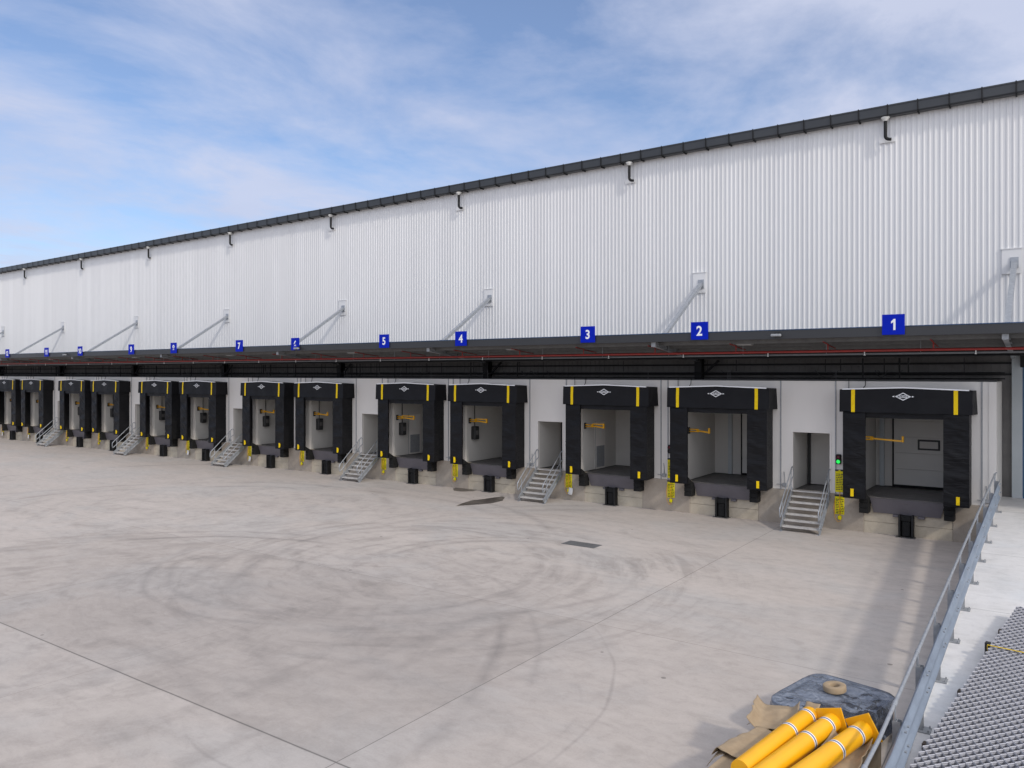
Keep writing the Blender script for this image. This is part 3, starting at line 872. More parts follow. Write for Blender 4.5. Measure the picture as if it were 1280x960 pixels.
    def hc(u, v):
        x = -1.94 + 3.88 * u; z = 3.05 + (2.86 - 3.05) * v
        return (x, Yf + .05 + .02 * noise.noise(Vector((x * 2, z * 3, 1))), z - .02 * math.sin(u * math.pi))
    q.grid(hc, 20, 4)
    q.quad((-1.9, Yf + .1, 2.86), (1.9, Yf + .1, 2.86), (1.9, -.02, 3.1), (-1.9, -.02, 3.1))
    q.build('head_curtain', M['fabric'], r)
    return r
sh0 = make_shelter()
def placed(proto, i, locf, label, cat, group, first=[None]):
    r = proto if not proto.get('label') else copy_tree(proto)
    r.location = locf
    tag(r, label, cat, group); return r
for i, c in enumerate(docks):
    placed(sh0, i, (c, DW, FL), 'black fabric dock shelter with yellow stripes, ' + where(i), 'dock shelter', 'black dock shelters')

# ------------------------------------------------------------------ levelers, bumpers, restraints
def make_leveler():
    r = empty('dock_leveler')
    g = MB(); g.box(-1.38, 1.38, .04, 2.95, -.06, -.012)
    for k in range(14): g.box(-1.3, 1.3, .2 + k * .19, .21 + k * .19, -.011, -.006)
    g.build('platform', M['deck'], r)
    g = MB()
    g.add([(-1.17, -.16, -.03), (1.17, -.16, -.03), (1.05, -.06, -.55), (-1.07, -.06, -.55), (-1.17, -.12, -.03), (1.17, -.12, -.03), (1.05, -.02, -.55), (-1.07, -.02, -.55)],
          [(3, 2, 1, 0), (4, 5, 6, 7), (0, 1, 5, 4), (1, 2, 6, 5), (2, 3, 7, 6), (3, 0, 4, 7)])
    lp_ = g.build('lip', M['lip'], r)
    g = MB()
    g.tube([(-1.2, -.13, -.01), (1.2, -.13, -.01)], .022, 8); g.box(-.06, .06, -.135, -.11, -.18, -.14)
    for k in range(6): g.box(-1.1 + k * .42, -1.0 + k * .42, -.10, .05, -.02, .003)
    g.build('hinge', M['deck'], lp_)
    for s in (-.33, .45):
        g = MB(); g.box(s - .11, s + .11, -.12, .0, -.64, -.56, bev=.01); g.build('lip_keeper', M['lip'], r)
    for s in (-1, 1):
        g = MB(); x = 1.33 * s
        for k in range(3): g.box(x - .155, x + .155, -.40, -.0, -.56 + k * .185, -.385 + k * .185, bev=.012)
        g.box(x - .135, x + .135, -.36, -.005, -.56, -.01); 
        g.build('bumper', M['rubber'], r)
    return r
lv0 = make_leveler()
def make_restraint():
    r = empty('truck_restraint')
    g = MB()
    g.box(-.235, -.17, -.30, -.01, .015, .78, bev=.008); g.box(.17, .235, -.30, -.01, .015, .78, bev=.008)
    g.box(-.17, .17, -.05, -.01, .015, .76); g.build('channel', M['black_steel'], r)
    g = MB(); g.box(-.13, .13, -.24, -.06, .03, .55, bev=.02); g.box(-.165, .165, -.26, -.06, .56, .74, bev=.02); g.build('carriage', M['rubber'], r)
    g = MB(); g.box(-.32, .30, -.36, -.015, .0, .014); 
    for s in (-.27, .25): g.tube([(s, -.3, .014), (s, -.3, .035)], .018, 6)
    g.build('foot_plate', M['deck'], r)
    return r
rs0 = make_restraint()
for i, c in enumerate(docks):
    placed(lv0, i, (c, DW - .01, FL), 'dock leveler with dark grey lip and bumpers, ' + where(i), 'dock leveler', 'dock levelers')
    placed(rs0, i, (c, DW - .012, 0), 'black truck restraint post on the ground, ' + where(i), 'truck restraint', 'truck restraints')

# warning boards, lights, arms, control boxes
def make_board(flip):
    r = empty('warning_board'); rr = random.Random(11 + flip)
    for (z0, z1, w, nm) in ((1.36, 2.12, .30, 'upper_panel'), (.55, 1.2, .32, 'lower_panel')):
        g = MB(); g.box(-w / 2, w / 2, -.035, -.012, z0, z1, bev=.004)
        pn = g.build(nm, M['yellow_board'], r)
        t = MB(); z = z1 - .09
        while z > z0 + .06:
            x = -w / 2 + .03
            while x < w / 2 - .05:
                l = rr.uniform(.03, .09); x2 = min(x + l, w / 2 - .025)
                t.box(x, x2, -.0375, -.0355, z - .03, z); x = x2 + .018
            z -= .062
        t.build('print', M['ink'], pn)
        t = MB(); t.box(-w / 2 - .004, w / 2 + .004, -.04, -.012, z1 + .001, z1 + .06)
        if nm == 'upper_panel':
            t2 = MB(); t2.add([(-.055, -.041, z1 + .004), (.055, -.041, z1 + .004), (0, -.041, z1 + .055)], [(0, 1, 2)]); t2.build('triangle', M['yellow_board'], pn)
        t.build('header_strip', M['ink'], pn)
    g = MB(); g.tube([(.02, -.07, 1.40), (.02, -.09, 1.2), (.01, -.1, .9), (.03, -.09, .62), (.02, -.07, .52)], .013, 6)
    g.build('cord', M['yellow_arm'], r)
    g = MB(); g.box(-.05, .08, -.13, -.03, .36, .52, bev=.03); g.build('chock', M['yellow_board'], r)
    g = MB(); g.tube([(-.16, -.04, 1.1), (-.19, -.06, .8), (-.16, -.08, .45), (-.05, -.1, .28), (.06, -.08, .33)], .01, 5); g.build('chain', M['yellow_arm'], r)
    return r
bd0 = make_board(0)
def make_light(lit=True):
    r = empty('traffic_light')
    g = MB(); g.box(-.095, .095, -.10, -.0, -.18, .18, bev=.03)
    for z in (.075, -.085):
        g.tube([(0, -.10, z), (0, -.15, z)], .075, 12, caps=False)
    g.build('housing', M['ink'], r)
    for z, mm, nm in ((.075, 'red_dark', 'red_lens'), (-.085, 'green', 'green_lens')):
        g = MB(); g.tube([(0, -.10, z), (0, -.112, z)], [.07, .045], 14); g.build(nm, M[mm if (lit or nm[0] == 'r') else 'ink'], r)
    return r
tl0 = make_light(); tl1 = make_light(False)
for i, c in enumerate(docks):
    placed(bd0, i, (c - 2.22, DW, 0), 'yellow warning board left of the shelter ' + where(i), 'warning board', 'yellow warning boards')
    placed(tl0 if i == 0 else tl1, i, (c - 2.25, DW - .005, 2.56), ('small traffic light with lit green lens left of the shelter ' if i == 0 else 'small dark traffic light left of the shelter ') + where(i), 'traffic light', 'traffic lights beside the shelters')
armlen = [.95, .42, .5, .62, .75, .7, .8, .8, .7, .9, .7, .7, .7]
for i, c in enumerate(docks):
    L = armlen[i]
    r = empty('dock_light_arm', (c - 1.60, DW + .32, 3.34)); x0 = .0
    g = MB(); g.box(.0, .05, -.08, .08, -.14, .14, bev=.01)
    g.build('mount', M['ink'], r)
    g = MB(); k = .45
    g.box(.05, k, -.03, .03, .03, .08, bev=.008); g.box(.05, k, -.03, .03, -.06, -.01, bev=.008)
    g.build('support_arm', M['yellow_arm'], r)
    g = MB(); e = k + L
    g.bar((k - .1, 0, .01), (e, -.0, -.05), .05, .055)
    g.box(e - .02, e + .05, -.05, .05, -.09, .13, bev=.01)
    if i in (2, 3, 4): g.box(k - .05, e - .02, -.02, .02, .07, .12)
    g.build('swing_arm', M['yellow_arm'], r)
    tag(r, 'yellow dock light arm in the opening ' + where(i), 'dock light', 'yellow dock light arms')
    if i < 3: continue
    r = empty('control_box', (c - 1.598, DW + .62, 2.72))
    g = MB(); g.box(.0, .26, -.18, .18, -.33, .33, bev=.03); g.build('housing', M['ink'], r)
    g = MB(); g.tube([(.10, 0, .33), (.10, 0, 2.15)], .022, 6); g.build('conduit', M['black_steel'], r)
    g = MB(); g.box(.262, .27, -.1, .1, -.1, .12); g.build('cover', M['deck'], r)
    tag(r, 'black control box inside the opening ' + where(i), 'control box', 'control boxes inside the openings')
tg0 = None
for i in (2, 6, 7, 11, 12):
    c = docks[i]
    if tg0 is None:
        g = MB(); g.grid(lambda u, v: (-.11 + .22 * u + .02 * math.sin(v * 3), -.02 * math.sin(u * 3), -.16 + .32 * v), 4, 5); tg0 = o = g.build('paper_tag', M['paper'])
        tag(o, 'x', 'tag', 'white paper tags')
        sm = o.modifiers.new('thickness', 'SOLIDIFY'); sm.thickness = .003
    else: o = tg0.copy(); col.objects.link(o)
    o.location = (c - 2.08, DW - .14, .42); o.rotation_euler = (0, R(10), 0)
    tag(o, 'white paper tag hanging beside the shelter ' + where(i))

# fittings on the wall by each joint
wf = None
for i, c in enumerate(docks):
    if wf is None:
        wf = r = empty('wall_socket')
        g = MB(); g.box(-.09, .09, -.07, 0, -.07, .07, bev=.015); g.build('box', M['galv_dull'], r)
        g = MB(); g.tube([(.0, -.04, .07), (.0, -.03, .3), (-.03, -.02, .5)], .014, 6); g.tube([(-.09, -.03, 0), (-.3, -.03, .02)], .012, 6); g.build('conduit', M['galv_dull'], r)
    else: r = copy_tree(wf)
    r.location = (c + 2.40, DW - .001, 1.46)
    tag(r, 'small grey socket box right of the shelter ' + where(i), 'socket box', 'socket boxes on the dock wall')

# little conduits rising above headers
wc = None
for i, c in enumerate(docks):
    if wc is None:
        g = MB(); g.tube([(0, -.02, -.12), (0, -.05, -.02), (.06, -.05, .06), (.06, -.0, .28)], .014, 6)
        g.tube([(-.5, -.02, -.3), (-.5, -.03, .3)], .011, 6)
        wc = o = g.build('header_conduit', M['black_steel']); tag(o, 'x', 'conduit', 'thin conduits above the shelters')
    else: o = wc.copy(); col.objects.link(o)
    o.location = (c - 1.4, DW - .02, 5.2)
    tag(o, 'thin dark conduit above the shelter ' + where(i))

# ------------------------------------------------------------------ stairs
def make_stairs():
    r = empty('metal_stairs')
    W = .64; run = .235; rise = FL / 7; n = 6
    y_top = -.02; y0 = y_top - n * run - .12
    for s in (-1, 1):
        g = MB()
        x = s * (W + .015)
        # channel stringer: web + flanges
        a = Vector((x, y0, .08)); b2 = Vector((x, y_top - .02, FL - .03))
        g.bar(a, b2, .012, .24)
        g.bar(a + Vector((s * .02, 0, .115)), b2 + Vector((s * .02, 0, .115)), .05, .012)
        g.bar(a + Vector((s * .02, 0, -.115)), b2 + Vector((s * .02, 0, -.115)), .05, .012)
        g.box(x - .04, x + .04, y0 - .08, y0 + .10, 0, .012)
        g.build('stringer', M['galv'], r)
    for k in range(n):
        z = rise * (k + 1); y = y0 + .06 + k * run
        g = MB()
        g.box(-W, W, y - .02, y + .012, z - .045, z, bev=.004)
        g.box(-W, W, y + .24, y + .25, z - .035, z - .002)
        g.box(-W, W, y + .013, y + .239, z - .02, z - .004)
        for j in range(9): g.box(-W + .02, W - .02, y + .03 + j * .024, y + .036 + j * .024, z - .0035, z + .001)
        g.build('tread', M['tread'], r)
    g = MB(); g.box(-W, W, y_top - .15, .05, FL - .04, FL + .004, bev=.004); g.build('landing_plate', M['tread'], r)
    for s in (-1, 1):
        x = s * (W + .03)
        g = MB()
        def zs(y): return (y - y0) / (y_top - y0) * FL
        ya = y0 + .10; yb_ = y_top - .06
        def arc(c, rad, a0, a1, m=6): return [(x, c[0] + rad * math.cos(R(a0 + (a1 - a0) * k / m)), c[1] + rad * math.sin(R(a0 + (a1 - a0) * k / m))) for k in range(m + 1)]
        t1 = (x, ya - .12, zs(ya) + .80); t2 = (x, yb_ - .02, zs(yb_) + .92); m1 = (x, ya - .12, zs(ya) + .42); m2 = (x, yb_ - .02, zs(yb_) + .50)
        loop = [Vector(t1), Vector(t2)] + curve_pts(t2, (x, yb_ + .12, t2[2] + .02), (x, yb_ + .12, t2[2] - .14), 4)[1:] + curve_pts((x, yb_ + .12, m2[2] + .12), (x, yb_ + .12, m2[2] + .02), m2, 4)
        loop += [Vector(m1)] + curve_pts((x, ya - .15, m1[2] - .02), (x, ya - .2, m1[2] + .02), (x, ya - .2, m1[2] + .12), 4) + curve_pts((x, ya - .2, t1[2] - .15), (x, ya - .2, t1[2] - .06), t1, 4)
        g.tube(loop, .022, 8)
        rl = g.build('handrail', M['galv'], r)
        for yy in (ya + .12, yb_ - .12):
            g = MB(); g.tube([(x, yy, zs(yy) - .12), (x, yy, zs(yy) + .90 if yy > -.6 else zs(yy) + .82)], .02, 8); g.tube([(x - s * .02, yy, zs(yy) + .0), (x + s * .03, yy, zs(yy) + .0)], .035, 8)
            g.build('post', M['galv'], rl)
    return r
st0 = make_stairs()
sn = [('1', '2'), ('3', '4'), ('5', '6'), ('7', '8'), ('9', '10'), ('11', '12')]
for j, c in enumerate(doors[:6]):
    placed(st0, j, (c, DW, 0), 'galvanised metal stairs with looped handrails between the docks under signs %s and %s' % (sn[j][1], sn[j][0]), 'stairs', 'metal stairs up to the doorways')

# ------------------------------------------------------------------ guard rail on ramp edge
gr = empty('guard_rail', (-1.87, 18, 0)); tag(gr, 'long galvanised crash barrier on posts along the left edge of the concrete ramp', 'guard rail')
def rl_(mb, name, mat, par=None, org=(-1.87, 18, 0)):
    for i, v in enumerate(mb.v): mb.v[i] = (v[0] - org[0], v[1] - org[1], v[2] - org[2])
    return mb.build(name, mat, par)
sec = []
H0, H1 = .46, 1.06
for k in range(25):
    t = k / 24; sec.append((-.02 + .032 * math.cos(t * 4 * math.pi * 1.0), H0 + (H1 - H0) * t))
g = MB(); ys = [6.5 + i * 2.0 for i in range(0, 12)] + [29.3]
for i in range(len(ys) - 1):
    a, b2 = ys[i], ys[i + 1]
    off = 0
    vs = []
    for y in (a, b2):
        for dx, z in sec: vs.append((-1.87 + .1 + dx + off, y, z + rz(y)))
    n = len(sec)
    g.add(vs, [(k, k + 1, n + k + 1, n + k) for k in range(n - 1)], 0, False)
o = rl_(g, 'beam', M['galv_rail'], gr)
sm = o.modifiers.new('thickness', 'SOLIDIFY'); sm.thickness = .006
posts = [29.3 - 1.97 * k for k in range(12)]
for y in posts:
    z = rz(y)
    g = MB(); xx = -1.87
    g.box(xx - .05, xx + .05, y - .055, y - .045, z + .012, z + .98); g.box(xx - .05, xx + .05, y + .045, y + .055, z + .012, z + .98); g.box(xx - .005, xx + .005, y - .045, y + .045, z + .012, z + .98)
    po = rl_(g, 'post', M['galv_dull'], gr)
    g = MB(); g.box(xx - .10, xx + .16, y - .12, y + .12, z - .006, z + .012)
    for sx in (-.07, .13):
        for sy in (-.09, .09): g.tube([(xx + sx, y + sy, z + .01), (xx + sx, y + sy, z + .045)], .012, 6)
    rl_(g, 'base_plate', M['galv_dull'], po)
    for zz in (.63, .89):
        for sy in (-.1, .1):
            g = MB(); g.tube([(xx + .105, y + sy, z + zz), (xx + .135, y + sy, z + zz)], .016, 6)
            rl_(g, 'bolt', M['galv'], gr)
hr = empty('ramp_handrail', (-2.02, 18, 0)); tag(hr, 'thin galvanised pipe handrail running above the crash barrier on the ramp edge', 'handrail')
HX = -1.90
pts = [(HX, y, rz(y) + 1.19) for y in (6.2, 8, 10.5, 12, 18, 24, 29.45)] + [(HX, 29.95, 2.46)]
g = MB(); g.tube(pts, .026, 10)
rl_(g, 'rail_pipe', M['galv'], hr, (-2.02, 18, 0))
for k in range(12):
    y = 29.3 - 1.97 * k
    g = MB(); z = rz(y); g.tube([(HX, y, z + .80), (HX, y, z + 1.17)], .018, 8)
    g.tube([(HX, y - .07, z + 1.19 - .005), (HX, y + .07, z + 1.19 + .005)], .034, 8)
    rl_(g, 'stanchion', M['galv'], hr, (-2.02, 18, 0))

# ------------------------------------------------------------------ bundle of expanded mesh on the ramp
A = Vector((-.87, 19.2, 0)); B = Vector((-1.78, 11.5, 0))
dirv = (B - A).normalized(); ang = math.atan2(dirv.y, dirv.x)
Lm = 11.0; Wm = 2.3; hz = .30
mb_root = empty('mesh_bundle', (A.x, A.y, 0))
mb_root.rotation_euler = (0, 0, 0)
tag(mb_root, 'strapped stack of grey expanded metal mesh sheets lying on the ramp beside the barrier', 'mesh bundle')
side_v = Vector((-dirv.y, dirv.x, 0))
if side_v.x < 0: side_v = -side_v
def mp(u, v, h):
    """u along the length towards the camera, v across to the right, h above ramp"""
    p = A + dirv * u + side_v * v
    zr = 1.3 - SL * (29.5 - p.y)          # the stack is stiff: it keeps the ramp's slope
    return (p.x - A.x, p.y - A.y, max(zr, -.0 + (0 - .0)) * 1.0 + h if True else 0)
def mpz(u, v, h):
    p = A + dirv * u + side_v * v
    zr = 1.3 - SL * (29.5 - p.y)
    return (p.x - A.x, p.y - A.y, zr + h)
def sheet(h, du, dv):
    g = MB(); cu, cv = .20, .125        # diamond size
    nu = int(Lm / cu); nv = int(Wm / cv)
    t = .016
    for i in range(nu):
        # each strand is a zigzag across the width; it touches its neighbours alternately
        path = []
        for j in range(2 * nv + 1):
            up = ((j // 1) + 0) % 2
            uu = i * cu + (cu * .5 if (up ^ (i & 1) * 0) else 0) 
            path.append((uu, j * cv * .5))
        for ph in (0, 1):
            pts = []
            for j in range(2 * nv + 1):
                uu = i * cu + (cu * .5 if (j + ph) % 2 else 0) - (cu * .5 if ph else 0)
                dz = .006 if (j + ph) % 2 else -.006
                pts.append(Vector(mpz(uu + du + cu * .25, j * cv * .5 + dv, h + dz)))
            # flat ribbon with thickness
            vs = []
            for p in pts:
                vs += [p + Vector(dirv) * -.010 + Vector((0, 0, .010)), p + Vector(dirv) * .010 + Vector((0, 0, .002)), p + Vector(dirv) * .010 + Vector((0, 0, -.012)), p + Vector(dirv) * -.010 + Vector((0, 0, -.006))]
            fs = []
            for j in range(len(pts) - 1):
                a = 4 * j; b2 = a + 4
                for q in range(4): fs.append((a + q, a + (q + 1) % 4, b2 + (q + 1) % 4, b2 + q))
            g.add(vs, fs)
    return g
for k in range(9):
    sheet(hz - k * .020, (0, .004, .001, -.003)[k % 4], (0, .002, -.002, .001)[k % 4]).build('mesh_sheet', M['mesh'], mb_root)
for u in (2.55, 8.0, 10.4):
    g = MB()
    w = .022
    for a, b2 in (((0 - .03, hz + .035), (Wm + .03, hz + .035)), ((-.03, hz + .035), (-.03, .07)), ((Wm + .03, hz + .035), (Wm + .03, .07))):
        p0 = mpz(u, a[0], a[1]); p1 = mpz(u, b2[0], b2[1])
        g.bar(p0, p1, .04, .006) if a[0] != b2[0] else g.bar(p0, p1, .006, .04)
    g.build('strap', M['strap'], mb_root)
for u in (.95, 4.2, 6.3, 9.3):
    g = MB(); g.bar(mpz(u, -.14, .05), mpz(u, Wm + .1, .05), .12, .09); g.build('bearer', M['wood'], mb_root)
g = MB(); g.bar(mpz(2.35, -.10, hz - .1), mpz(2.35, -.02, hz - .1), .12, .22); g.build('corner_block', M['ink'], mb_root)

# ------------------------------------------------------------------ wrapped pallet and bollards in the yard
def pallet(loc, rz_, lab):
    r = empty('pallet', loc, rz_)
    g = MB()
    for k in range(7): g.box(-.6, .6, -.72 + k * .205, -.60 + k * .205, .115, .135, bev=.003)
    g.build('deck_boards', M['wood'], r)
    g = MB()
    for x in (-.56, 0, .56): g.box(x - .045, x + .045, -.72, .74, .02, .115, bev=.004)
    g.build('bearers', M['wood'], r)
    g = MB()
    for y in (-.7, 0, .7): g.box(-.6, .6, y - .05, y + .05, .0, .02)
    g.build('bottom_boards', M['wood'], r)
    tag(r, lab, 'pallet', 'wooden pallets in the yard')
    return r
pallet((-3.02, 13.0, 0), R(-12), 'wooden pallet under the plastic wrapped load near the barrier')
pw = empty('wrapped_load', (-3.02, 13.0, .136), R(-12)); tag(pw, 'dark load wrapped in clear stretch film on a pallet beside the barrier', 'wrapped load')
g = MB()
def ridge(p, sc):
    q = 0; a = 1
    for k in range(4):
        q += a * (1 - abs(noise.noise(p * sc)) * 2.2); sc *= 2.1; a *= .5
    return q
def wrapf(u, v):
    a = u * 2 * math.pi
    n_ = 6.0
    cx = abs(math.cos(a)) ** (2 / n_) * (1 if math.cos(a) >= 0 else -1); sy = abs(math.sin(a)) ** (2 / n_) * (1 if math.sin(a) >= 0 else -1)
    if v < .45: k = v / .45; z = .47 * k; s_ = 1.05 - .05 * k
    else:
        k = (v - .45) / .55; s_ = 1 - k; z = .47 + .015 * math.sin(math.pi * min(1, k * 1.5))
    p = Vector((cx * s_ * .7, sy * s_ * .86, z))
    r1 = ridge(p + Vector((3, 1, 2)), 2.3) - 1.2
    if v < .45: w_ = 1 + .03 * r1; return (p.x * w_, p.y * w_, z)
    return (p.x, p.y, z + .028 * r1 * min(1, k * 6))
g.grid(wrapf, 120, 70)
g.build('film', M['wrap'], pw)
ring = empty('cardboard_ring', (-3.04, 13.22, .64)); tag(ring, 'beige cardboard roll core lying on top of the wrapped load', 'roll')
g = MB(); ns = 32
for k in range(ns):
    pass
prof = [(.075, .0), (.075, .075), (.09, .085), (.16, .085), (.175, .075), (.175, .0)]
g.grid(lambda u, v: (prof[min(5, int(round(v * 5)))][0] * math.cos(2 * math.pi * u) * (1 + .03 * math.sin(6 * u)), prof[min(5, int(round(v * 5)))][0] * math.sin(2 * math.pi * u), prof[min(5, int(round(v * 5)))][1]), 32, 5, 0, True)
g.build('core', M['card'], ring)
ring.rotation_euler = (R(3), R(-4), 0)

pallet((-2.98, 10.7, 0), R(-5), 'dark wooden pallet under the cardboard and yellow bollards')
cb = empty('cardboard_box', (-2.93, 10.75, .137), R(-5)); tag(cb, 'torn flattened brown cardboard box under the yellow bollards', 'cardboard box')
g = MB(); g.box(-.76, .72, -1.5, 1.18, .0, .50, bev=.02); g.build('box_body', M['card'], cb)
g = MB()
def flap(x0, y0, dx, dy, w, lift, nm):
    q = MB()
    px_, py_ = -dy, dx
    q.grid(lambda u, v: (x0 + px_ * w * (u - .5) + dx * v, y0 + py_ * w * (u - .5) + dy * v, .51 + lift * v * v + .02 * noise.noise(Vector((u * 2, v * 2, x0)))), 8, 8)
    o = q.build(nm, M['card'], cb); sm = o.modifiers.new('thickness', 'SOLIDIFY'); sm.thickness = .008
flap(-.74, .62, -.20, .04, 1.0, -.10, 'flap'); flap(-.74, -.55, -.24, -.03, 1.25, -.22, 'flap'); flap(-.3, 1.16, .0, .26, .8, .12, 'flap'); flap(.70, -.2, .14, .0, 2.4, -.16, 'flap')
def torn(cx, cy, w, h, az, z, seed, curl):
    q = MB(); ca, sa = math.cos(az), math.sin(az)
    def fn(u, v):
        x = (u - .5) * w; y = (v - .5) * h
        e = 1 + .12 * noise.noise(Vector((math.atan2(y, x) * 1.7, seed, 0)))
        x *= e; y *= e
        zz = z + curl * max(0, abs(u - .5) - .28) ** 1.5 * 4 + .05 * noise.noise(Vector((x * 2.4, y * 2.4, seed))) + .015 * noise.noise(Vector((x * 9, y * 9, seed)))
        return (cx + x * ca - y * sa, cy + x * sa + y * ca, zz)
    q.grid(fn, 22, 22)
    o = q.build('torn_sheet', M['card'], cb); sm = o.modifiers.new('thickness', 'SOLIDIFY'); sm.thickness = .007
torn(-.62, .75, .62, .9, .25, .56, 3, .3); torn(-.60, -.25, .55, 1.0, -.15, .57, 8, -.35); torn(.55, .1, .5, 1.1, .1, .57, 15, .3); torn(.1, -1.0, .9, .6, .3, .555, 21, .2)
q = MB(); q.box(-.80, -.765, .02, .34, .28, .44); q.box(-.80, -.765, -.9, -.55, .2, .42)
q.build('dark_cutout', M['wood'], cb)
g = MB(); g.tube([(.05, -.35, .52), (.3, -.3, .58), (.42, -.5, .56), (.5, -.9, .53)], .02, 6); g.build('torn_edge', M['card'], cb)

def at(px, py, z):
    x, y = pg(px, py, z); return Vector((x, y, z))
tubes = []
for (p0, z0, p1, z1, plate, lab) in (
        ((1013, 894), .80, (938, 953), .78, False, 'leftmost yellow bollard with domed end lying on cardboard'),
        ((1040, 903), .82, (957, 966), .78, True, 'middle of three yellow bollards lying on cardboard, base plate to the load'),
        ((1079, 913), .84, (990, 977), .80, True, 'rightmost yellow bollard lying on cardboard nearest the barrier')):
    a = at(*p0, z0); b2 = at(*p1, z1); b2 = a + (b2 - a).normalized() * 2.1
    tubes.append((a, b2, plate, lab))
for k, (a, b2, plate, lab) in enumerate(tubes):
    a = Vector(a); b2 = Vector(b2); D = (b2 - a); Ln = D.length; az = math.atan2(D.y, D.x)
    r = empty('bollard', tuple(a), 0)
    r.rotation_euler = (0, math.asin(-D.z / Ln), az)
    Rr = .128
    g = MB()
    if plate: g.tube([(0, 0, 0), (Ln, 0, 0)], Rr, 28)
    else: g.tube([(-.055, 0, 0), (-.05, 0, 0), (-.02, 0, 0), (.03, 0, 0), (Ln, 0, 0)], [.02, .07, .115, Rr, Rr], 28)
    g.build('tube', M['bollard'], r)
    if plate:
        g = MB(); g.box(-.02, .0, -.19, .19, -.19, .19, bev=.004)
        pl = g.build('base_plate', M['bollard'], r); pl.rotation_euler = (R([0, 18, 30][k]), 0, 0)
    for s in ((.12, .70) if k == 0 else (.17, .74) if k == 1 else (.22, .78)):
        g = MB(); g.tube([(s, 0, 0), (s + .065, 0, 0)], Rr + .002, 28, caps=False)
        bd = g.build('white_band', M['white_paint'], r)
        g = MB(); g.tube([(s + .021, 0, 0), (s + .044, 0, 0)], Rr + .004, 28, caps=False); g.build('blue_stripe', M['band_blue'], bd)
    tag(r, lab, 'bollard', 'yellow bollards lying on cardboard')

# ------------------------------------------------------------------ small ground fixtures
gx, gy = pg(727, 680.5)
r = empty('drain_grate', (gx, gy, 0)); tag(r, 'small rectangular grey steel drain cover set in the yard concrete', 'drain cover')
g = MB(); g.box(-.62, .62, -.30, .30, .0, .006); g.build('frame', M['galv_dark'], r)
g = MB()
for k in range(20): g.box(-.56 + k * .057, -.53 + k * .057, -.26, .26, .007, .012)
g.build('bars', M['galv_dark'], r)

# ------------------------------------------------------------------ light and sky
sd = Vector((2.86, -1.0, 2.2)).normalized()        # towards the sun
el = math.asin(sd.z); azi = math.atan2(sd.x, sd.y)
sun = bpy.data.lights.new('sun', 'SUN'); so = bpy.data.objects.new('sun', sun); col.objects.link(so)
sun.energy = 1.6; sun.angle = R(4.0); sun.color = (1, .93, .84)
so.rotation_euler = sd.to_track_quat('Z', 'Y').to_euler(); so.location = (30, -10, 40)

CLA = (4.3, 4.75, 6.3); CLB = (5.3, 5.65, 7.0); FILL_GLOW = 2.55; SKYT = (.86, .98, 1.15)
def N_rgb(nt, v):
    n = nt.nodes.new('ShaderNodeCombineColor')
    for k in range(3): nt.links.new(v, n.inputs[k])
    return n.outputs[0]
w = bpy.data.worlds.new('World'); scene.world = w; w.use_nodes = True
nt = w.node_tree
for n in list(nt.nodes): nt.nodes.remove(n)
out = N(nt, 'ShaderNodeOutputWorld'); bg = N(nt, 'ShaderNodeBackground'); nt.links.new(bg.outputs[0], out.inputs[0])
sky = N(nt, 'ShaderNodeTexSky'); sky.sky_type = 'NISHITA'; sky.sun_disc = False
sky.sun_elevation = el; sky.sun_rotation = azi; sky.altitude = 50; sky.air_density = 1.0; sky.dust_density = .6; sky.ozone_density = 1.6
tc = N(nt, 'ShaderNodeTexCoord')
sep = N(nt, 'ShaderNodeSeparateXYZ'); nt.links.new(tc.outputs['Generated'], sep.inputs[0])
zc = mathn(nt, 'ADD', mathn(nt, 'MAXIMUM', sep.outputs[2], 0), .10)
cb_ = N(nt, 'ShaderNodeCombineXYZ')
nt.links.new(mathn(nt, 'DIVIDE', sep.outputs[0], zc), cb_.inputs[0]); nt.links.new(mathn(nt, 'DIVIDE', sep.outputs[1], zc), cb_.inputs[1])
CP = cb_.outputs[0]
n1 = noise_n(nt, mapping(nt, CP, (1.45, 1.15, 1), (0, 0, .9), (3.1, 1.7, 0)), 1.0, 10, .60, .25)
n2 = noise_n(nt, mapping(nt, CP, (.24, .20, 1), (0, 0, .9), (7.3, 2.2, 0)), 1.0, 3, .5, .2)
dp = N(nt, 'ShaderNodeVectorMath', operation='DOT_PRODUCT'); nt.links.new(tc.outputs['Generated'], dp.inputs[0]); dp.inputs[1].default_value = tuple(sd)
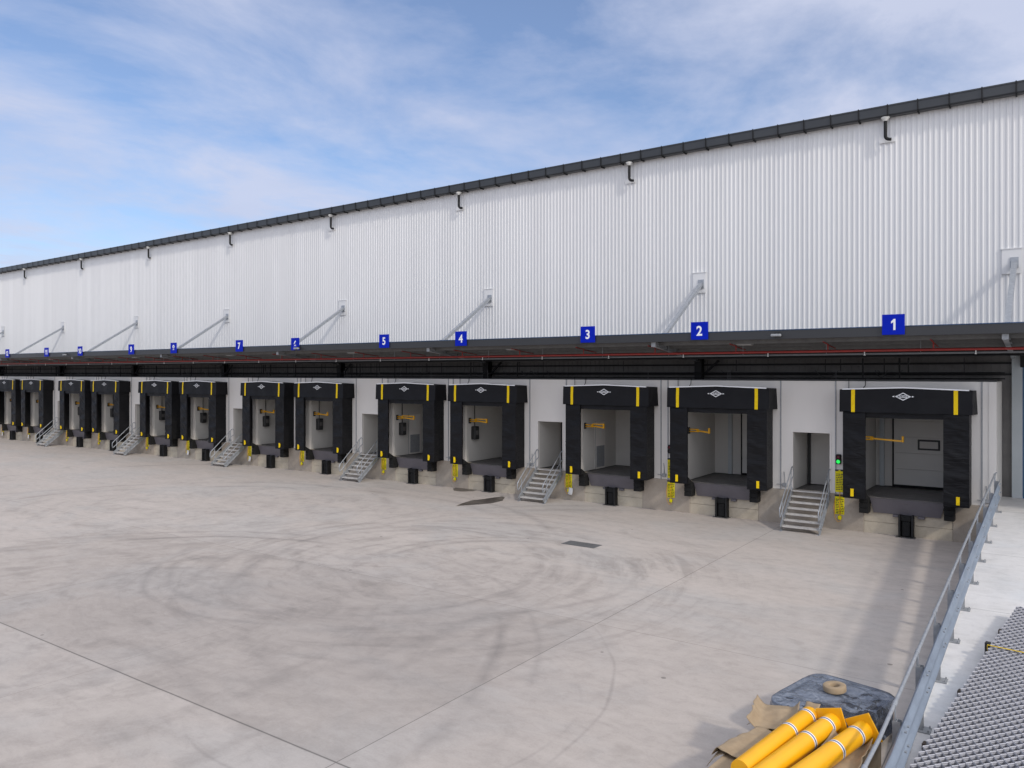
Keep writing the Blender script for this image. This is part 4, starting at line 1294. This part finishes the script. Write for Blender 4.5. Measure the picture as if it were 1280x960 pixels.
near_sun = mathn(nt, 'MULTIPLY_ADD', dp.outputs['Value'], .7, .22, clamp=True)
low = mathn(nt, 'SUBTRACT', 1.0, mathn(nt, 'MULTIPLY', sep.outputs[2], 3.2), clamp=True)
s = mathn(nt, 'ADD', mathn(nt, 'MULTIPLY', n1, .72), mathn(nt, 'MULTIPLY', n2, .28))
s = mathn(nt, 'ADD', s, mathn(nt, 'MULTIPLY', near_sun, .12))
s = mathn(nt, 'ADD', s, mathn(nt, 'MULTIPLY', low, .07))
dq = N(nt, 'ShaderNodeVectorMath', operation='DOT_PRODUCT'); nt.links.new(tc.outputs['Generated'], dq.inputs[0]); dq.inputs[1].default_value = (-.507, .811, .292)
clear = mathn(nt, 'MULTIPLY_ADD', dq.outputs['Value'], 14, -13, clamp=True)
s = mathn(nt, 'SUBTRACT', mathn(nt, 'ADD', s, .012), mathn(nt, 'MULTIPLY', clear, .06))
cov = ramp(nt, s, [(.41, (.16, .16, .16)), (.49, (.50, .50, .50)), (.60, (1, 1, 1))])
ccol = ramp(nt, noise_n(nt, mapping(nt, CP, (.8, 1.0, 1), (0, 0, .4), (9, 4, 0)), 1.0, 5, .5), [(.3, CLA), (.7, CLB)])
gl_ = mathn(nt, 'MULTIPLY_ADD', mathn(nt, 'MULTIPLY', near_sun, near_sun), FILL_GLOW, 1.0)  # extra brightness added to unseen sun-side clouds to raise the ambient fill
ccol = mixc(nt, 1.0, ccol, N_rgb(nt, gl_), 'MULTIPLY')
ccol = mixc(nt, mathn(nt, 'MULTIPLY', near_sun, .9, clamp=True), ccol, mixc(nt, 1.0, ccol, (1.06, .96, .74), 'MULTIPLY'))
skyb = mixc(nt, 1.0, sky.outputs[0], SKYT, 'MULTIPLY')
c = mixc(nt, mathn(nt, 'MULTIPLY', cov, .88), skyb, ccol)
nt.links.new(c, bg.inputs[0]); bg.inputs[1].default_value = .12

vs_ = scene.view_settings
vs_.view_transform = 'Standard'; vs_.look = 'None'; vs_.exposure = 0.08; vs_.gamma = 1.0; vs_.use_curve_mapping = False
scene.render.engine = 'CYCLES'
